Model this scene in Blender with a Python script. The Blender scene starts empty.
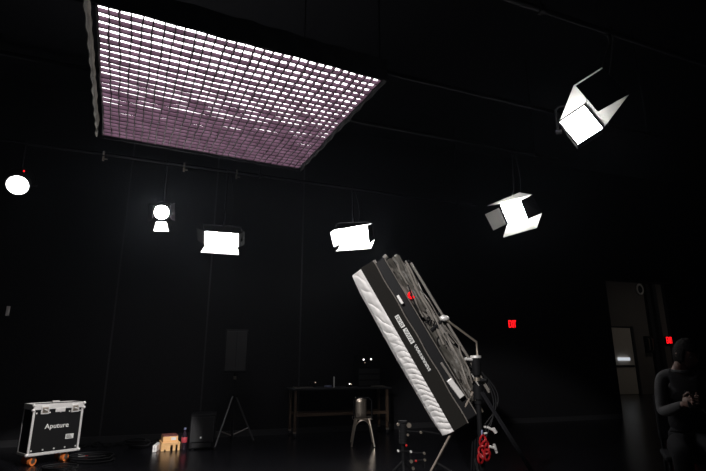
import bpy, bmesh, math, random
from mathutils import Vector as V, Matrix as M, noise
R = math.radians
PI = math.pi
random.seed(7)
C = bpy.context.scene.collection
sc = bpy.context.scene

# ------------------------------------------------------------------ camera
FPX, TH, H = 490.0, R(14.5), 1.15
CAM = V((0, 0, H))
cd = bpy.data.cameras.new('camera'); cam = bpy.data.objects.new('camera', cd); C.objects.link(cam)
cam.location = CAM; cam.rotation_euler = (R(90) + TH, 0, 0)
cd.sensor_width = 36; cd.lens = 36 * FPX / 706; cd.clip_start = .05; cd.clip_end = 100
sc.camera = cam
def ray(px, py):
    u = (px - 353) / FPX; v = (235.5 - py) / FPX
    return V((u, math.cos(TH) - v * math.sin(TH), math.sin(TH) + v * math.cos(TH)))
def at(px, py, Y):            # point seen at a pixel, at forward distance Y
    d = ray(px, py); return CAM + d * (Y / d.y)
def onz(px, py, z):
    d = ray(px, py); return CAM + d * ((z - H) / d.z)
def onp(px, py, p, n):        # point seen at a pixel, on a plane
    d = ray(px, py); return CAM + d * ((p - CAM).dot(n) / d.dot(n))

# ------------------------------------------------------------------ materials
MATS = {}
def mat(name, col, rough=.6, metal=0, spec=.5, bump=0, bscale=40, var=0, vscale=6, emit=None, estr=0, trans=0, stretch=None, coat=0):
    m = bpy.data.materials.new(name); m.use_nodes = True
    nt = m.node_tree; b = nt.nodes['Principled BSDF']
    b.inputs['Base Color'].default_value = (*col, 1); b.inputs['Roughness'].default_value = rough
    b.inputs['Metallic'].default_value = metal; b.inputs['Specular IOR Level'].default_value = spec
    b.inputs['Transmission Weight'].default_value = trans; b.inputs['Coat Weight'].default_value = coat
    if emit:
        b.inputs['Emission Color'].default_value = (*emit, 1); b.inputs['Emission Strength'].default_value = estr
    if bump or var:
        tc = nt.nodes.new('ShaderNodeTexCoord'); mp = nt.nodes.new('ShaderNodeMapping')
        nt.links.new(tc.outputs['Object'], mp.inputs['Vector'])
        if stretch: mp.inputs['Scale'].default_value = stretch
        if bump:
            n = nt.nodes.new('ShaderNodeTexNoise'); n.inputs['Scale'].default_value = bscale; n.inputs['Detail'].default_value = 4
            bp = nt.nodes.new('ShaderNodeBump'); bp.inputs['Strength'].default_value = bump; bp.inputs['Distance'].default_value = .01
            nt.links.new(mp.outputs[0], n.inputs['Vector']); nt.links.new(n.outputs[0], bp.inputs['Height']); nt.links.new(bp.outputs[0], b.inputs['Normal'])
        if var:
            n = nt.nodes.new('ShaderNodeTexNoise'); n.inputs['Scale'].default_value = vscale; n.inputs['Detail'].default_value = 5
            mx = nt.nodes.new('ShaderNodeMix'); mx.data_type = 'RGBA'
            mx.inputs[6].default_value = (*[c * (1 - var) for c in col], 1); mx.inputs[7].default_value = (*[min(1, c * (1 + var)) for c in col], 1)
            nt.links.new(mp.outputs[0], n.inputs['Vector']); nt.links.new(n.outputs[0], mx.inputs[0]); nt.links.new(mx.outputs[2], b.inputs['Base Color'])
    MATS[name] = m
    return m
def emitter(name, col, s):
    m = bpy.data.materials.new(name); m.use_nodes = True; nt = m.node_tree
    nt.nodes.clear(); e = nt.nodes.new('ShaderNodeEmission'); o = nt.nodes.new('ShaderNodeOutputMaterial')
    e.inputs[0].default_value = (*col, 1); e.inputs[1].default_value = s; nt.links.new(e.outputs[0], o.inputs[0])
    return m
m_wall = mat('black_wall_paint', (.0065, .0063, .0078), .75, bump=.25, bscale=30, var=.2, vscale=2, spec=.25)
m_floor = mat('black_gloss_floor', (.007, .007, .009), .27, bump=.03, bscale=8, var=.4, vscale=1.5, spec=.5)
m_ceil = mat('black_ceiling', (.006, .006, .008), .9, bump=.2, bscale=20, spec=.1)
m_hall = mat('hall_grey_wall', (.14, .125, .115), .8, bump=.1, bscale=50, var=.08, vscale=2)
m_door = mat('hall_door_paint', (.62, .56, .49), .6, bump=.05, bscale=60, var=.06)
m_dark = mat('dark_trim', (.02, .02, .022), .5, bump=.05)
m_black = mat('black_plastic', (.008, .008, .009), .55, spec=.15, bump=.08, bscale=80)
m_blackm = mat('black_powder_coat', (.009, .009, .010), .6, spec=.08, bump=.08, bscale=120)
m_leaf = mat('barn_door_paint', (.52, .515, .50), .7, bump=.05, bscale=90, spec=.2)
m_pipe = mat('pipe_black_paint', (.007, .0065, .008), .8, spec=.05, bump=.05, bscale=60)
m_alu = mat('brushed_aluminium', (.80, .78, .76), .4, metal=.35, bump=.06, bscale=60, stretch=(1, 1, 12))
m_chrome = mat('chrome', (.8, .8, .8), .18, metal=1, bump=.01)
m_lam = mat('black_laminate', (.009, .009, .0095), .7, spec=.1, bump=.12, bscale=150)
m_print = mat('white_print', (.85, .84, .82), .6, var=.05)
m_label = mat('label_paper', (.72, .72, .70), .6, var=.08, vscale=90)
m_orange = mat('orange_wheel', (.85, .22, .05), .45, bump=.05)
m_ply = mat('birch_plywood', (.78, .46, .20), .5, bump=.05, bscale=30, var=.18, vscale=9, stretch=(1, 1, 8))
m_plyd = mat('painted_wood_edge', (.16, .05, .04), .6, var=.2)
m_white = mat('white_card', (.85, .82, .80), .6, var=.05)
m_red = mat('red_rubber', (.42, .012, .016), .4, bump=.05)
m_redp = mat('red_plastic', (.7, .02, .02), .4, bump=.03)
m_tri = mat('tripod_leg', (.05, .05, .05), .5, bump=.05)
m_legst = mat('lit_leg_steel', (.32, .27, .23), .45, metal=.2, bump=.05, var=.1)
m_cable = mat('cable_rubber', (.012, .012, .013), .65, spec=.12, bump=.05)
m_cableg = mat('cable_grey', (.17, .155, .14), .4, bump=.08, bscale=50)
m_wrap = mat('crumpled_foil', (.085, .078, .068), .55, metal=0, bump=.8, bscale=22, var=.4, vscale=18)
m_silk = mat('white_silk', (.80, .78, .77), .7, bump=.1, bscale=120, var=.05)
m_shell = mat('charcoal_nylon', (.016, .015, .0135), .8, spec=.06, bump=.25, bscale=140)
m_skirt = mat('olive_black_cloth', (.020, .0165, .010), .9, bump=.6, bscale=25, var=.4, vscale=14)
m_grid = mat('grid_cloth', (.090, .048, .074), .85, bump=.2, bscale=60, var=.15, spec=.15)
m_bind = mat('grid_tape_shade', (.022, .012, .018), .85, bump=.1, spec=.1)
m_steel = mat('galvanised_steel', (.62, .54, .45), .3, metal=.9, bump=.1, bscale=30, var=.15)
m_wood = mat('dark_wood', (.085, .055, .035), .5, bump=.1, bscale=25, var=.3, stretch=(1, 8, 8))
m_mesh = mat('speaker_grille', (.006, .006, .007), .5, bump=.5, bscale=220)
m_glassy = mat('dark_bottle', (.02, .012, .02), .12, coat=.5, bump=.01)
m_redlabel = mat('bottle_label', (.45, .05, .07), .5, var=.2)
m_blue = mat('bottle_cap_blue', (.18, .20, .32), .4, var=.1)
m_grey = mat('grey_cloth', (.04, .04, .044), .9, bump=.4, bscale=40, var=.2)
m_blackc = mat('black_cloth', (.012, .012, .014), .9, bump=.4, bscale=60, spec=.1)
m_skin = mat('skin', (.12, .06, .045), .55, bump=.1, bscale=60, var=.06)
m_hair = mat('dark_hair', (.006, .005, .005), .8, spec=.1, bump=.6, bscale=80)
m_eye = mat('eye', (.25, .24, .23), .2, var=.02)
e_soft = emitter('softbox_light', (1, .965, .985), 5.0)
e_led = emitter('led_light', (1, .985, .955), 75)
e_ledsq = emitter('led_light_soft', (1, .985, .955), 52)
e_ledhot = emitter('led_light_bright', (1, .985, .955), 95)
e_spot = emitter('spot_lens_light', (1, .985, .93), 600)
e_round = emitter('round_lens_light', (1, .98, .96), 10)
e_red = emitter('exit_red', (1, .008, .012), 2.2)
e_tally = emitter('red_indicator', (1, .01, .015), 1.6)
e_led_w = emitter('white_indicator', (1, .96, .92), 2.5)
e_led_s = emitter('small_indicator', (1, .75, .55), .8)
e_bar = emitter('push_bar_glow', (.85, .92, 1), .62)
e_lob = emitter('added_hall_lamp', (1, .92, .82), 22)

# ------------------------------------------------------------------ mesh helpers
class MB:
    def __init__(s): s.bm = bmesh.new()
    def poly(s, pts, mi=0):
        f = s.bm.faces.new([s.bm.verts.new(p) for p in pts]); return f
    def box(s, c, size, rot=None, bev=0):
        t = bmesh.new(); bmesh.ops.create_cube(t, size=1)
        bmesh.ops.scale(t, vec=size, verts=t.verts)
        if bev: bmesh.ops.bevel(t, geom=list(t.edges), offset=bev, segments=2, profile=.5, affect='EDGES')
        return s.merge(t, M.Translation(V(c)) @ (rot.to_4x4() if rot else M()))
    def merge(s, t, mx=None):
        if mx is not None: bmesh.ops.transform(t, matrix=mx, verts=t.verts)
        me = bpy.data.meshes.new('tmp'); t.to_mesh(me); t.free(); s.bm.from_mesh(me); bpy.data.meshes.remove(me); return s
    def cyl(s, p0, p1, r0, r1=None, n=16):
        p0, p1 = V(p0), V(p1); d = p1 - p0
        t = bmesh.new(); bmesh.ops.create_cone(t, cap_ends=True, segments=n, radius1=r0, radius2=r0 if r1 is None else r1, depth=d.length)
        q = V((0, 0, 1)).rotation_difference(d.normalized()) if d.length else None
        return s.merge(t, M.Translation((p0 + p1) / 2) @ q.to_matrix().to_4x4())
    def tube(s, pts, r, n=8, closed=False):
        pts = [V(p) for p in pts]; k = len(pts); rings = []; nrm = None
        for i, p in enumerate(pts):
            a = pts[i - 1] if (i or closed) else p; b = pts[(i + 1) % k] if (i < k - 1 or closed) else p
            d = (b - a).normalized()
            if nrm is None:
                nrm = d.cross(V((0, 0, 1)));
                if nrm.length < .1: nrm = d.cross(V((1, 0, 0)))
            nrm = (nrm - d * nrm.dot(d)).normalized(); bi = d.cross(nrm)
            rr = r[i] if isinstance(r, (list, tuple)) else r
            rings.append([s.bm.verts.new(p + (nrm * math.cos(2 * PI * j / n) + bi * math.sin(2 * PI * j / n)) * rr) for j in range(n)])
        for i in range(k if closed else k - 1):
            a, b = rings[i], rings[(i + 1) % k]
            for j in range(n): s.bm.faces.new((a[j], a[(j + 1) % n], b[(j + 1) % n], b[j]))
        if not closed: s.bm.faces.new(rings[0][::-1]); s.bm.faces.new(rings[-1])
        return s
    def lathe(s, prof, mx=None, n=20):        # (r, z) profile about z
        t = bmesh.new(); rings = []
        for r, z in prof:
            rings.append([t.verts.new((max(r, 1e-4) * math.cos(2 * PI * j / n), max(r, 1e-4) * math.sin(2 * PI * j / n), z)) for j in range(n)])
        for a, b in zip(rings, rings[1:]):
            for j in range(n): t.faces.new((a[j], a[(j + 1) % n], b[(j + 1) % n], b[j]))
        t.faces.new(rings[0][::-1]); t.faces.new(rings[-1])
        return s.merge(t, mx or M())
    def prism(s, poly, d0, d1, mx=None):      # polygon in xy, extruded in z
        t = bmesh.new()
        a = [t.verts.new((x, y, d0)) for x, y in poly]; b = [t.verts.new((x, y, d1)) for x, y in poly]
        t.faces.new(a[::-1]); t.faces.new(b)
        for i in range(len(poly)): t.faces.new((a[i], a[(i + 1) % len(poly)], b[(i + 1) % len(poly)], b[i]))
        return s.merge(t, mx or M())
    def plate(s, pts, th):                    # 3-D polygon thickened behind itself
        pts = [V(p) for p in pts]; n = (pts[1] - pts[0]).cross(pts[2] - pts[0]).normalized()
        if n.dot(CAM - pts[0]) > 0: n = -n
        a = [s.bm.verts.new(p) for p in pts]; b = [s.bm.verts.new(p + n * th) for p in pts]
        s.bm.faces.new(a); s.bm.faces.new(b[::-1]); k = len(pts)
        for i in range(k): s.bm.faces.new((a[i], b[i], b[(i + 1) % k], a[(i + 1) % k]))
        return s
    def sphere(s, c, r, sc_=(1, 1, 1), rot=None, u=20, v=14):
        t = bmesh.new(); bmesh.ops.create_uvsphere(t, u_segments=u, v_segments=v, radius=r)
        bmesh.ops.scale(t, vec=sc_, verts=t.verts)
        return s.merge(t, M.Translation(V(c)) @ (rot.to_4x4() if rot else M()))
    def sheet(s, fn, nu, nv):
        g = [[s.bm.verts.new(fn(i / nu, j / nv)) for j in range(nv + 1)] for i in range(nu + 1)]
        for i in range(nu):
            for j in range(nv): s.bm.faces.new((g[i][j], g[i + 1][j], g[i + 1][j + 1], g[i][j + 1]))
        return s
    def obj(s, name, m, parent=None, smooth=False, world=True):
        bmesh.ops.recalc_face_normals(s.bm, faces=s.bm.faces)
        if parent is not None and world:
            bmesh.ops.transform(s.bm, matrix=wm(parent).inverted(), verts=s.bm.verts)
        elif parent is None:
            pass
        me = bpy.data.meshes.new(name); s.bm.to_mesh(me); s.bm.free(); me.materials.append(m)
        for p in me.polygons: p.use_smooth = smooth
        if smooth: me.set_sharp_from_angle(angle=R(40))
        o = bpy.data.objects.new(name, me); C.objects.link(o)
        if parent is not None: o.parent = parent
        return o
def wm(o):
    m = o.matrix_basis.copy()
    return wm(o.parent) @ m if o.parent else m
def thing(name, label, cat, loc=(0, 0, 0), rot=None, group=None):
    o = bpy.data.objects.new(name, None); C.objects.link(o); o.empty_display_size = .1
    o.location = loc
    if rot is not None: o.rotation_euler = rot.to_euler() if not isinstance(rot, (int, float)) else (0, 0, rot)
    o['label'] = label; o['category'] = cat
    if group: o['group'] = group
    return o
def tag(o, label, cat, group=None, kind=None):
    """one-mesh thing: move its origin to the middle of its base"""
    me = o.data; xs = [v.co for v in me.vertices]
    c = V(((min(v.x for v in xs) + max(v.x for v in xs)) / 2, (min(v.y for v in xs) + max(v.y for v in xs)) / 2, min(v.z for v in xs)))
    me.transform(M.Translation(-c)); o.location = o.location + c
    o['label'] = label; o['category'] = cat
    if group: o['group'] = group
    if kind: o['kind'] = kind
    return o
def struct(o): o['kind'] = 'structure'; return o
def text_bm(body, size, mx, depth=.002, spacing=1, shear=0, offset=0):
    cu = bpy.data.curves.new('txt', 'FONT'); cu.body = body; cu.size = size; cu.extrude = depth; cu.align_x = 'CENTER'; cu.align_y = 'CENTER'
    cu.space_character = spacing; cu.shear = shear; cu.offset = offset
    o = bpy.data.objects.new('txt', cu); C.objects.link(o); bpy.context.view_layer.update()
    me = bpy.data.meshes.new_from_object(o.evaluated_get(bpy.context.evaluated_depsgraph_get()))
    bpy.data.objects.remove(o); bpy.data.curves.remove(cu)
    b = MB(); me.transform(mx); b.bm.from_mesh(me); bpy.data.meshes.remove(me); return b
def frame3(x, y, z, o):       # matrix from axes
    return M(((x.x, y.x, z.x, o.x), (x.y, y.y, z.y, o.y), (x.z, y.z, z.z, o.z), (0, 0, 0, 1)))
def rz(a): return M.Rotation(a, 3, 'Z')

# ------------------------------------------------------------------ the setting
YAW = R(19); A = V((math.cos(YAW), math.sin(YAW), 0)); B = V((-math.sin(YAW), math.cos(YAW), 0)); ZV = V((0, 0, 1))
W0 = V((-3.469, 7.833, 0))                     # a point on the foot of the back wall
CEIL = 5.6
def wallpt(px, py): return onp(px, py, W0, B)
def along(p): return (p - W0).dot(A)
RW = rz(YAW)
def wbox(mb, a0, a1, b0, b1, z0, z1):          # box in wall coordinates
    c = W0 + A * ((a0 + a1) / 2) + B * ((b0 + b1) / 2); c.z = (z0 + z1) / 2
    return mb.box(c, (a1 - a0, b1 - b0, z1 - z0), RW)
o_l = along(wallpt(606.5, 290)); o_r = along(wallpt(678, 315)); o_top = wallpt(640, 281).z
LA, RA, FB = -5.2, 23.0, -13.0
BH = 6.0                                       # depth of the hall beyond the opening
struct(wbox(MB(), LA - .3, RA + .3, FB - .3, BH + .4, -.2, 0).obj('floor', m_floor))
struct(wbox(MB(), LA - .3, RA + .3, FB - .3, BH + .4, CEIL, CEIL + .2).obj('ceiling', m_ceil))
mb = MB(); wbox(mb, LA, o_l, 0, .25, 0, CEIL); wbox(mb, o_r, RA, 0, .25, 0, CEIL); wbox(mb, o_l, o_r, 0, .25, o_top, CEIL)
struct(mb.obj('wall_back', m_wall))
struct(wbox(MB(), LA - .25, LA, FB, .25, 0, CEIL).obj('wall_left', m_wall))
struct(wbox(MB(), RA, RA + .25, FB, BH, 0, CEIL).obj('wall_right', m_wall))
struct(wbox(MB(), LA, RA, FB - .25, FB, 0, CEIL).obj('wall_front', m_wall))
struct(wbox(MB(), LA, RA, BH, BH + .25, 0, CEIL).obj('wall_hall', m_hall))
struct(wbox(MB(), o_l - 2.5, o_l - 2.3, .25, BH, 0, CEIL).obj('wall_hall_side', m_hall))
struct(wbox(MB(), LA + .01, o_l - .02, -.015, 0, 0, .09).obj('baseboard_back', m_dark))
k = 0
for px, py in ((205, 350), (110, 350), (300, 340)):
    a = along(wallpt(px, py)); k += 1
    struct(wbox(MB(), a - .012, a + .012, -.006, 0, .09, CEIL - .01).obj('trim_%d' % k, m_dark))
# hall wall: door, pilasters
HP = W0 + B * BH
def hallpt(px, py): return onp(px, py, HP, B)
d0 = along(hallpt(611, 340)); d1 = along(hallpt(630.5, 340)); dtop = hallpt(622, 328).z
dr = wbox(MB(), d0 - .25, d1, BH - .05, BH, .02, dtop).obj('door_1', m_door); struct(dr)
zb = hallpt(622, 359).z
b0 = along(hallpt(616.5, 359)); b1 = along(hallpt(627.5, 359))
wbox(MB(), b0, b1, BH - .12, BH - .055, zb - .055, zb + .055).obj('push_bar_glow', e_bar, dr)  # push bar on the door; its bright reflection is put in as emission
wbox(MB(), d0 - .2, d1 - .05, BH - .075, BH - .05, zb - .28, zb - .22).obj('rail', m_dark, dr)
wbox(MB(), d0 - .25, d1 + .12, BH - .06, BH, dtop, dtop + .06).obj('door_head', m_dark, dr)
wbox(MB(), d1, d1 + .12, BH - .09, BH, 0, dtop + .06).obj('door_jamb', m_dark, dr)
for i, px in enumerate((647.5, 654, 666)):
    a = along(hallpt(px, 310)); struct(wbox(MB(), a - .09, a + .09, BH - .14, BH - .0, 0, CEIL - .01).obj('trim_%d' % (4 + i), m_dark))
# added lamp, unseen above the header, to brighten the hall
hl = thing('added_hall_lamp', 'added unseen pendant lamp lighting the hall beyond the opening', 'lamp', W0 + A * (d1 + .9) + B * 2.6 + ZV * 4.6)
c = V(hl.location)
MB().cyl(c, c + ZV * .1, .25, .2).obj('added_lamp_shade', m_dark, hl)
MB().cyl(c - ZV * .02, c, .22, .22).obj('diffuser', e_lob, hl)
MB().cyl(c + ZV * .1, V((c.x, c.y, CEIL)), .012).obj('stem', m_dark, hl)
# small things on the hall wall
rp = hallpt(639, 289.5)
q = MB(); mt = frame3(A, ZV, -B, rp)
q.tube([rp + A * (.15 * math.cos(t)) + ZV * (.19 * math.sin(t)) - B * .04 for t in [2 * PI * i / 24 for i in range(24)]], .035, 8, True)
ring = thing('wall_ring', 'pale round ring mounted high on the grey hall wall', 'wall fitting', rp)
q.obj('ring', m_white, ring)
MB().cyl(rp - B * .05, rp + B * .002, .13, .13, 24).obj('backing', m_dark, ring)
dh = thing('door_pull_pair', 'pair of upright pale pull handles on the dark hall wall', 'handle', hallpt(646.5, 345))
for px in (645.2, 648.6):
    p0, p1 = hallpt(px - .8, 339), hallpt(px + .5, 350)
    MB().tube([p0 - B * .15, p0 - B * .2, p1 - B * .2, p1 - B * .15], .022).obj('handle', m_steel, dh)
    wbox(MB(), along(p0) - .05, along(p0) + .05, BH - .16, BH, p1.z - .1, p0.z + .1).obj('mount_plate', m_dark, dh)
# light switch at the far left
sp = wallpt(8, 311); sw = thing('light_switch', 'small white switch plate on the black wall at far left', 'light switch', sp)
sa = along(sp)
wbox(MB(), sa - .022, sa + .022, -.012, 0, sp.z - .07, sp.z + .07).obj('plate', m_white, sw)
wbox(MB(), sa - .009, sa + .009, -.02, -.012, sp.z - .02, sp.z + .02).obj('rocker', m_print, sw)
# exit signs
def exit_sign(p, a_dir, n, w, h, label):
    t = thing('exit_sign', label, 'exit sign', p, group=None)
    ang = math.atan2(a_dir.y, a_dir.x)
    MB().box(p, (w, .06, h), rz(ang), .008).obj('housing', m_black, t)
    tb_ = text_bm('EXIT', 1, M(), .012, 1.06)
    xs = [v.co.x for v in tb_.bm.verts]; ys = [v.co.y for v in tb_.bm.verts]; sx_ = .90 * w / (max(xs) - min(xs)); sy_ = .84 * h / (max(ys) - min(ys))
    mx = frame3(a_dir, ZV, n, p + n * .030) @ M.Diagonal((sx_, sy_, 1, 1)) @ M.Translation((-(max(xs) + min(xs)) / 2, -(max(ys) + min(ys)) / 2, 0))
    bmesh.ops.transform(tb_.bm, matrix=mx, verts=tb_.bm.verts); tb_.obj('lettering', e_red, t)
    MB().cyl(p - n * .03, p - n * .075, .03).obj('bracket', m_black, t)
    return t
p = wallpt(509, 324.3); exit_sign(p - B * .075, A, -B, .19, .17, 'lit red EXIT sign on the black wall right of the tilted softbox')
p = hallpt(667, 340.3); exit_sign(p - B * .075, A, -B, .35, .29, 'lit red EXIT sign on the hall wall above the seated person')

# ------------------------------------------------------------------ pipes
PZ = 4.02; PY = R(22); PA = V((math.cos(PY), math.sin(PY), 0)); PB = V((-PA.y, PA.x, 0))
PIPES = []
def pipe(p, s0, s1, label):
    p = V((p.x, p.y, PZ)); mbp = MB().cyl(p + PA * s0, p + PA * s1, .024, n=14)
    t = thing('lighting_pipe', label, 'pipe', p + PA * (s0 + s1) / 2, group='ceiling pipes')
    mbp.obj('tube', m_pipe, t, True)
    for s in (s0 + .4, (s0 + s1) / 2, s1 - .4):
        q = p + PA * s; MB().cyl(q + ZV * .02, V((q.x, q.y, CEIL)), .008, n=8).obj('hanger_rod', m_pipe, t)
        MB().box(q, (.05, .07, .07), rz(PY), .008).obj('hanger_clamp', m_pipe, t)
    PIPES.append((p, s0, s1)); return t
F4C = at(221, 240, 7.0)
P1 = V((F4C.x, F4C.y + .12, 0)); pipe(P1, -3.6, 4.6, 'long black ceiling pipe holding the row of lights along the back wall')
P2 = onz(77, 67, PZ); pipe(P2, -1.5, 6.2, 'black ceiling pipe above the far half of the gridded overhead softbox')
P3 = onz(402, 76, PZ); pipe(P3, -4.5, 4.0, 'black ceiling pipe above the near half of the gridded overhead softbox')
P4 = onz(603, 30, PZ); pipe(P4, -3.4, 2.0, 'black ceiling pipe holding the square light at upper right')
def pipe_near(P, x):                          # point of a pipe at a given world x
    return V((x, P.y + (x - P.x) * math.tan(PY), PZ))

# ------------------------------------------------------------------ overhead softbox with egg-crate grid
SZ = 3.73; kk = (SZ - H) / (4.0 - H)
GY = R(25); GA = V((math.cos(GY), math.sin(GY), 0)); GB = V((-GA.y, GA.x, 0))
cs = [onz(96, 4, SZ), onz(380, 80.5, SZ), onz(298, 167.5, SZ), onz(104, 141, SZ)]
GC = V((-1.327, 4.700, SZ)); GS = 2.41
sb = thing('overhead_softbox', 'huge square softbox with egg-crate grid hanging flat from the ceiling', 'softbox', (GC.x, GC.y, SZ), GY)
def gp(a, b, z): return V((GC.x, GC.y, 0)) + GA * a + GB * b + ZV * z
NA, NB = 30, 25; hs = GS / 2; GD = .0465
q = MB(); qb = MB()
for along_a in (0, 1):
    NC = NB if along_a else NA; cw = GS / NC
    for i in range(NC + 1):
        a = -hs + i * cw; th = (.0032 if along_a else .0050) if 0 < i < NC else .006
        def fn(u, v, side=1):
            b = -hs + GS * u; w = .0055 * math.sin(i * 2.1 + u * 11 + along_a * 3) * (1 - v) + .004 * math.sin(i * 5.3 + u * 37) * (1 - v)
            t = (i / NC - .5) * 2; z = SZ + GD * v - .022 * (1 - (2 * u - 1) ** 2) * (1 - t * t)
            e = a + w + side * th * (1 - .55 * v)
            return (gp(e, b, z) if not along_a else gp(b, e, z))
        n = 60
        for bm, va, vb in ((q.bm, .16, 1), (qb.bm, 0, .16)):       # cloth strip; binding tape below, coloured dark for the shade there too
            rows = []
            for sgn in (-1, 1):
                rows.append([[bm.verts.new(fn(j / n, v, sgn)) for j in range(n + 1)] for v in (va, vb)])
            for j in range(n):
                for r_ in rows: bm.faces.new((r_[0][j], r_[0][j + 1], r_[1][j + 1], r_[1][j]))
                if va == 0: bm.faces.new((rows[0][0][j], rows[1][0][j], rows[1][0][j + 1], rows[0][0][j + 1]))
q.obj('grid', m_grid, sb); qb.obj('grid_binding_and_shade', m_bind, sb)
MB().box(gp(0, 0, SZ + GD + .012), (GS, GS, .016), rz(GY)).obj('diffuser', e_soft, sb)
MB().box(gp(0, 0, SZ + .19), (GS + .02, GS + .02, .02), rz(GY)).obj('backing', m_blackc, sb)
for s in (-1, 1):
    for ax in (0, 1):
        off = .075 if (ax == 0 and s < 0) else .035
        def fs(u, v):
            t = -(hs + .035) + (GS + .07) * u; w = .012 * noise.noise(V((u * 9, v * 3, s * 3 + ax * 7))) + .006 * math.sin(u * 60 + v * 4)
            z = SZ - .02 + .22 * v + .012 * noise.noise(V((u * 14, s, ax)))
            d = s * (hs + off + w)
            return gp(d, t, z) if ax == 0 else gp(t, d, z)
        so = MB().sheet(fs, 60, 6).obj('skirt', m_skirt if (ax == 0 and s < 0) else m_blackc, sb)
        md = so.modifiers.new('thick', 'SOLIDIFY'); md.thickness = .006
q = MB()
for s in (-1, 1):
    q.cyl(gp(s * (hs + .02), -hs - .03, SZ + .165), gp(s * (hs + .02), hs + .03, SZ + .165), .016)
    q.cyl(gp(-hs - .03, s * (hs + .02), SZ + .165), gp(hs + .03, s * (hs + .02), SZ + .165), .016)
q.obj('frame', m_blackm, sb)
for P in (P2, P3):
    for s in (-1, 1):
        # where the pipe crosses the frame
        e = V((GC.x, GC.y, 0)) + GA * (s * (hs - .12)); d = V((math.cos(PY), math.sin(PY), 0))
        t_ = ((e - P).dot(GA)) / d.dot(GA); pp = V((P.x, P.y, 0)) + d * t_
        MB().cyl(V((pp.x, pp.y, SZ + .19)), V((pp.x, pp.y, PZ - .02)), .006, n=8).obj('suspension_cable', m_pipe, sb)

# ------------------------------------------------------------------ studio lights
def light(name, label, cat, root, face, n_depth, leaves, emat, pipe_p, hang, frame_w=.012, group='square lights with barn doors'):
    """face: 4 world corners; leaves: (polygon, material); body behind the face; yoke and drop rod up to a pipe"""
    t = thing(name, label, cat, root, group=group)
    face = [V(p) for p in face]; fc = sum(face, V()) / 4
    n = (face[1] - face[0]).cross(face[3] - face[0]).normalized()
    if n.dot(CAM - fc) < 0: n = -n
    x = (face[1] - face[0]).normalized(); y = n.cross(x)
    w = ((face[1] - face[0]).length + (face[2] - face[3]).length) / 2; h = ((face[3] - face[0]).length + (face[2] - face[1]).length) / 2
    rot = M((x, y, n)).transposed()
    MB().plate(face, .006).obj('emitter_panel', emat, t)
    q = MB()
    for i in range(4):
        a, b = face[i], face[(i + 1) % 4]; o = (a + b) / 2 - fc; o = o.normalized() * .004 + n * .004
        q.tube([a + o, b + o], frame_w * .5, 6)
    q.obj('bezel', m_blackm, t)
    bc = fc - n * (.012 + n_depth / 2)
    MB().box(bc, (w * 1.02, h * 1.02, n_depth), rot, .01).obj('body', m_blackm, t)
    q = MB()
    for i in range(7):
        q.box(bc - n * (n_depth / 2 + .012) + x * (w * (-.4 + .8 * i / 6)), (.012, h * .8, .03), rot)
    q.obj('heat_sink', m_blackm, t)
    for lf in leaves:
        MB().plate(lf[0], .004).obj('barn_door', lf[1], t)
    # yoke: horizontal axis through the body
    up = V((0, 0, 1)); ax = V((n.y, -n.x, 0)).normalized()
    ext = max(abs(x.dot(ax)) * w / 2 + abs(y.dot(ax)) * h / 2, .1) + .03
    upx = abs(x.z) * w / 2 + abs(y.z) * h / 2 + abs(n.z) * n_depth + .06
    a0 = bc + ax * ext; a1 = bc - ax * ext
    top = V((bc.x, bc.y, bc.z + upx))
    q = MB().tube([a0, a0 + up * upx * .9, a0 * .85 + (top) * .15 + up * upx * .0 + V((0, 0, a0.z + upx - (a0.z * .85 + top.z * .15))), top,
                   a1 * .85 + top * .15 + V((0, 0, a1.z + upx - (a1.z * .85 + top.z * .15))), a1 + up * upx * .9, a1], .011, 8)
    q.cyl(a0 - ax * .035, a0 + ax * .02, .022); q.cyl(a1 + ax * .035, a1 - ax * .02, .022)
    q.obj('yoke', m_blackm, t, True)
    pp = V(pipe_p)
    q = MB().cyl(top - up * .01, top + up * .06, .02)
    q.tube([top + up * .05, top * .5 + V((pp.x, pp.y, top.z)) * .5 + up * .12, V((pp.x, pp.y, max(top.z + .2, PZ - .12))), V((pp.x, pp.y, PZ - .03))], .013, 8)
    q.obj('drop_rod', m_pipe, t, True)
    q = MB().tube([V((pp.x, pp.y, PZ)) + PA * 0 + PB * (.033 * math.cos(u)) + up * (.033 * math.sin(u)) for u in [PI * (1.5 + i * 1.7 / 10) for i in range(11)]], .011, 6)
    q.cyl(V((pp.x, pp.y, PZ - .07)), V((pp.x, pp.y, PZ - .03)), .018)
    q.obj('pipe_clamp', m_pipe, t, True)
    # power cable drooping from the pipe to the body
    e0 = V((pp.x, pp.y, PZ - .03)) + PA * .05; e1 = bc - n * n_depth * .5 + up * h * .2
    MB().tube([e0.lerp(e1, s) + PA * (.09 * math.sin(s * PI)) - up * (.06 * math.sin(s * PI)) for s in [i / 12 for i in range(13)]], .006, 6).obj('power_cable', m_cable, t, True)
    return t, fc, n
def pts(Y, *pp): return [at(px, py, Y) for px, py in pp]

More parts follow.
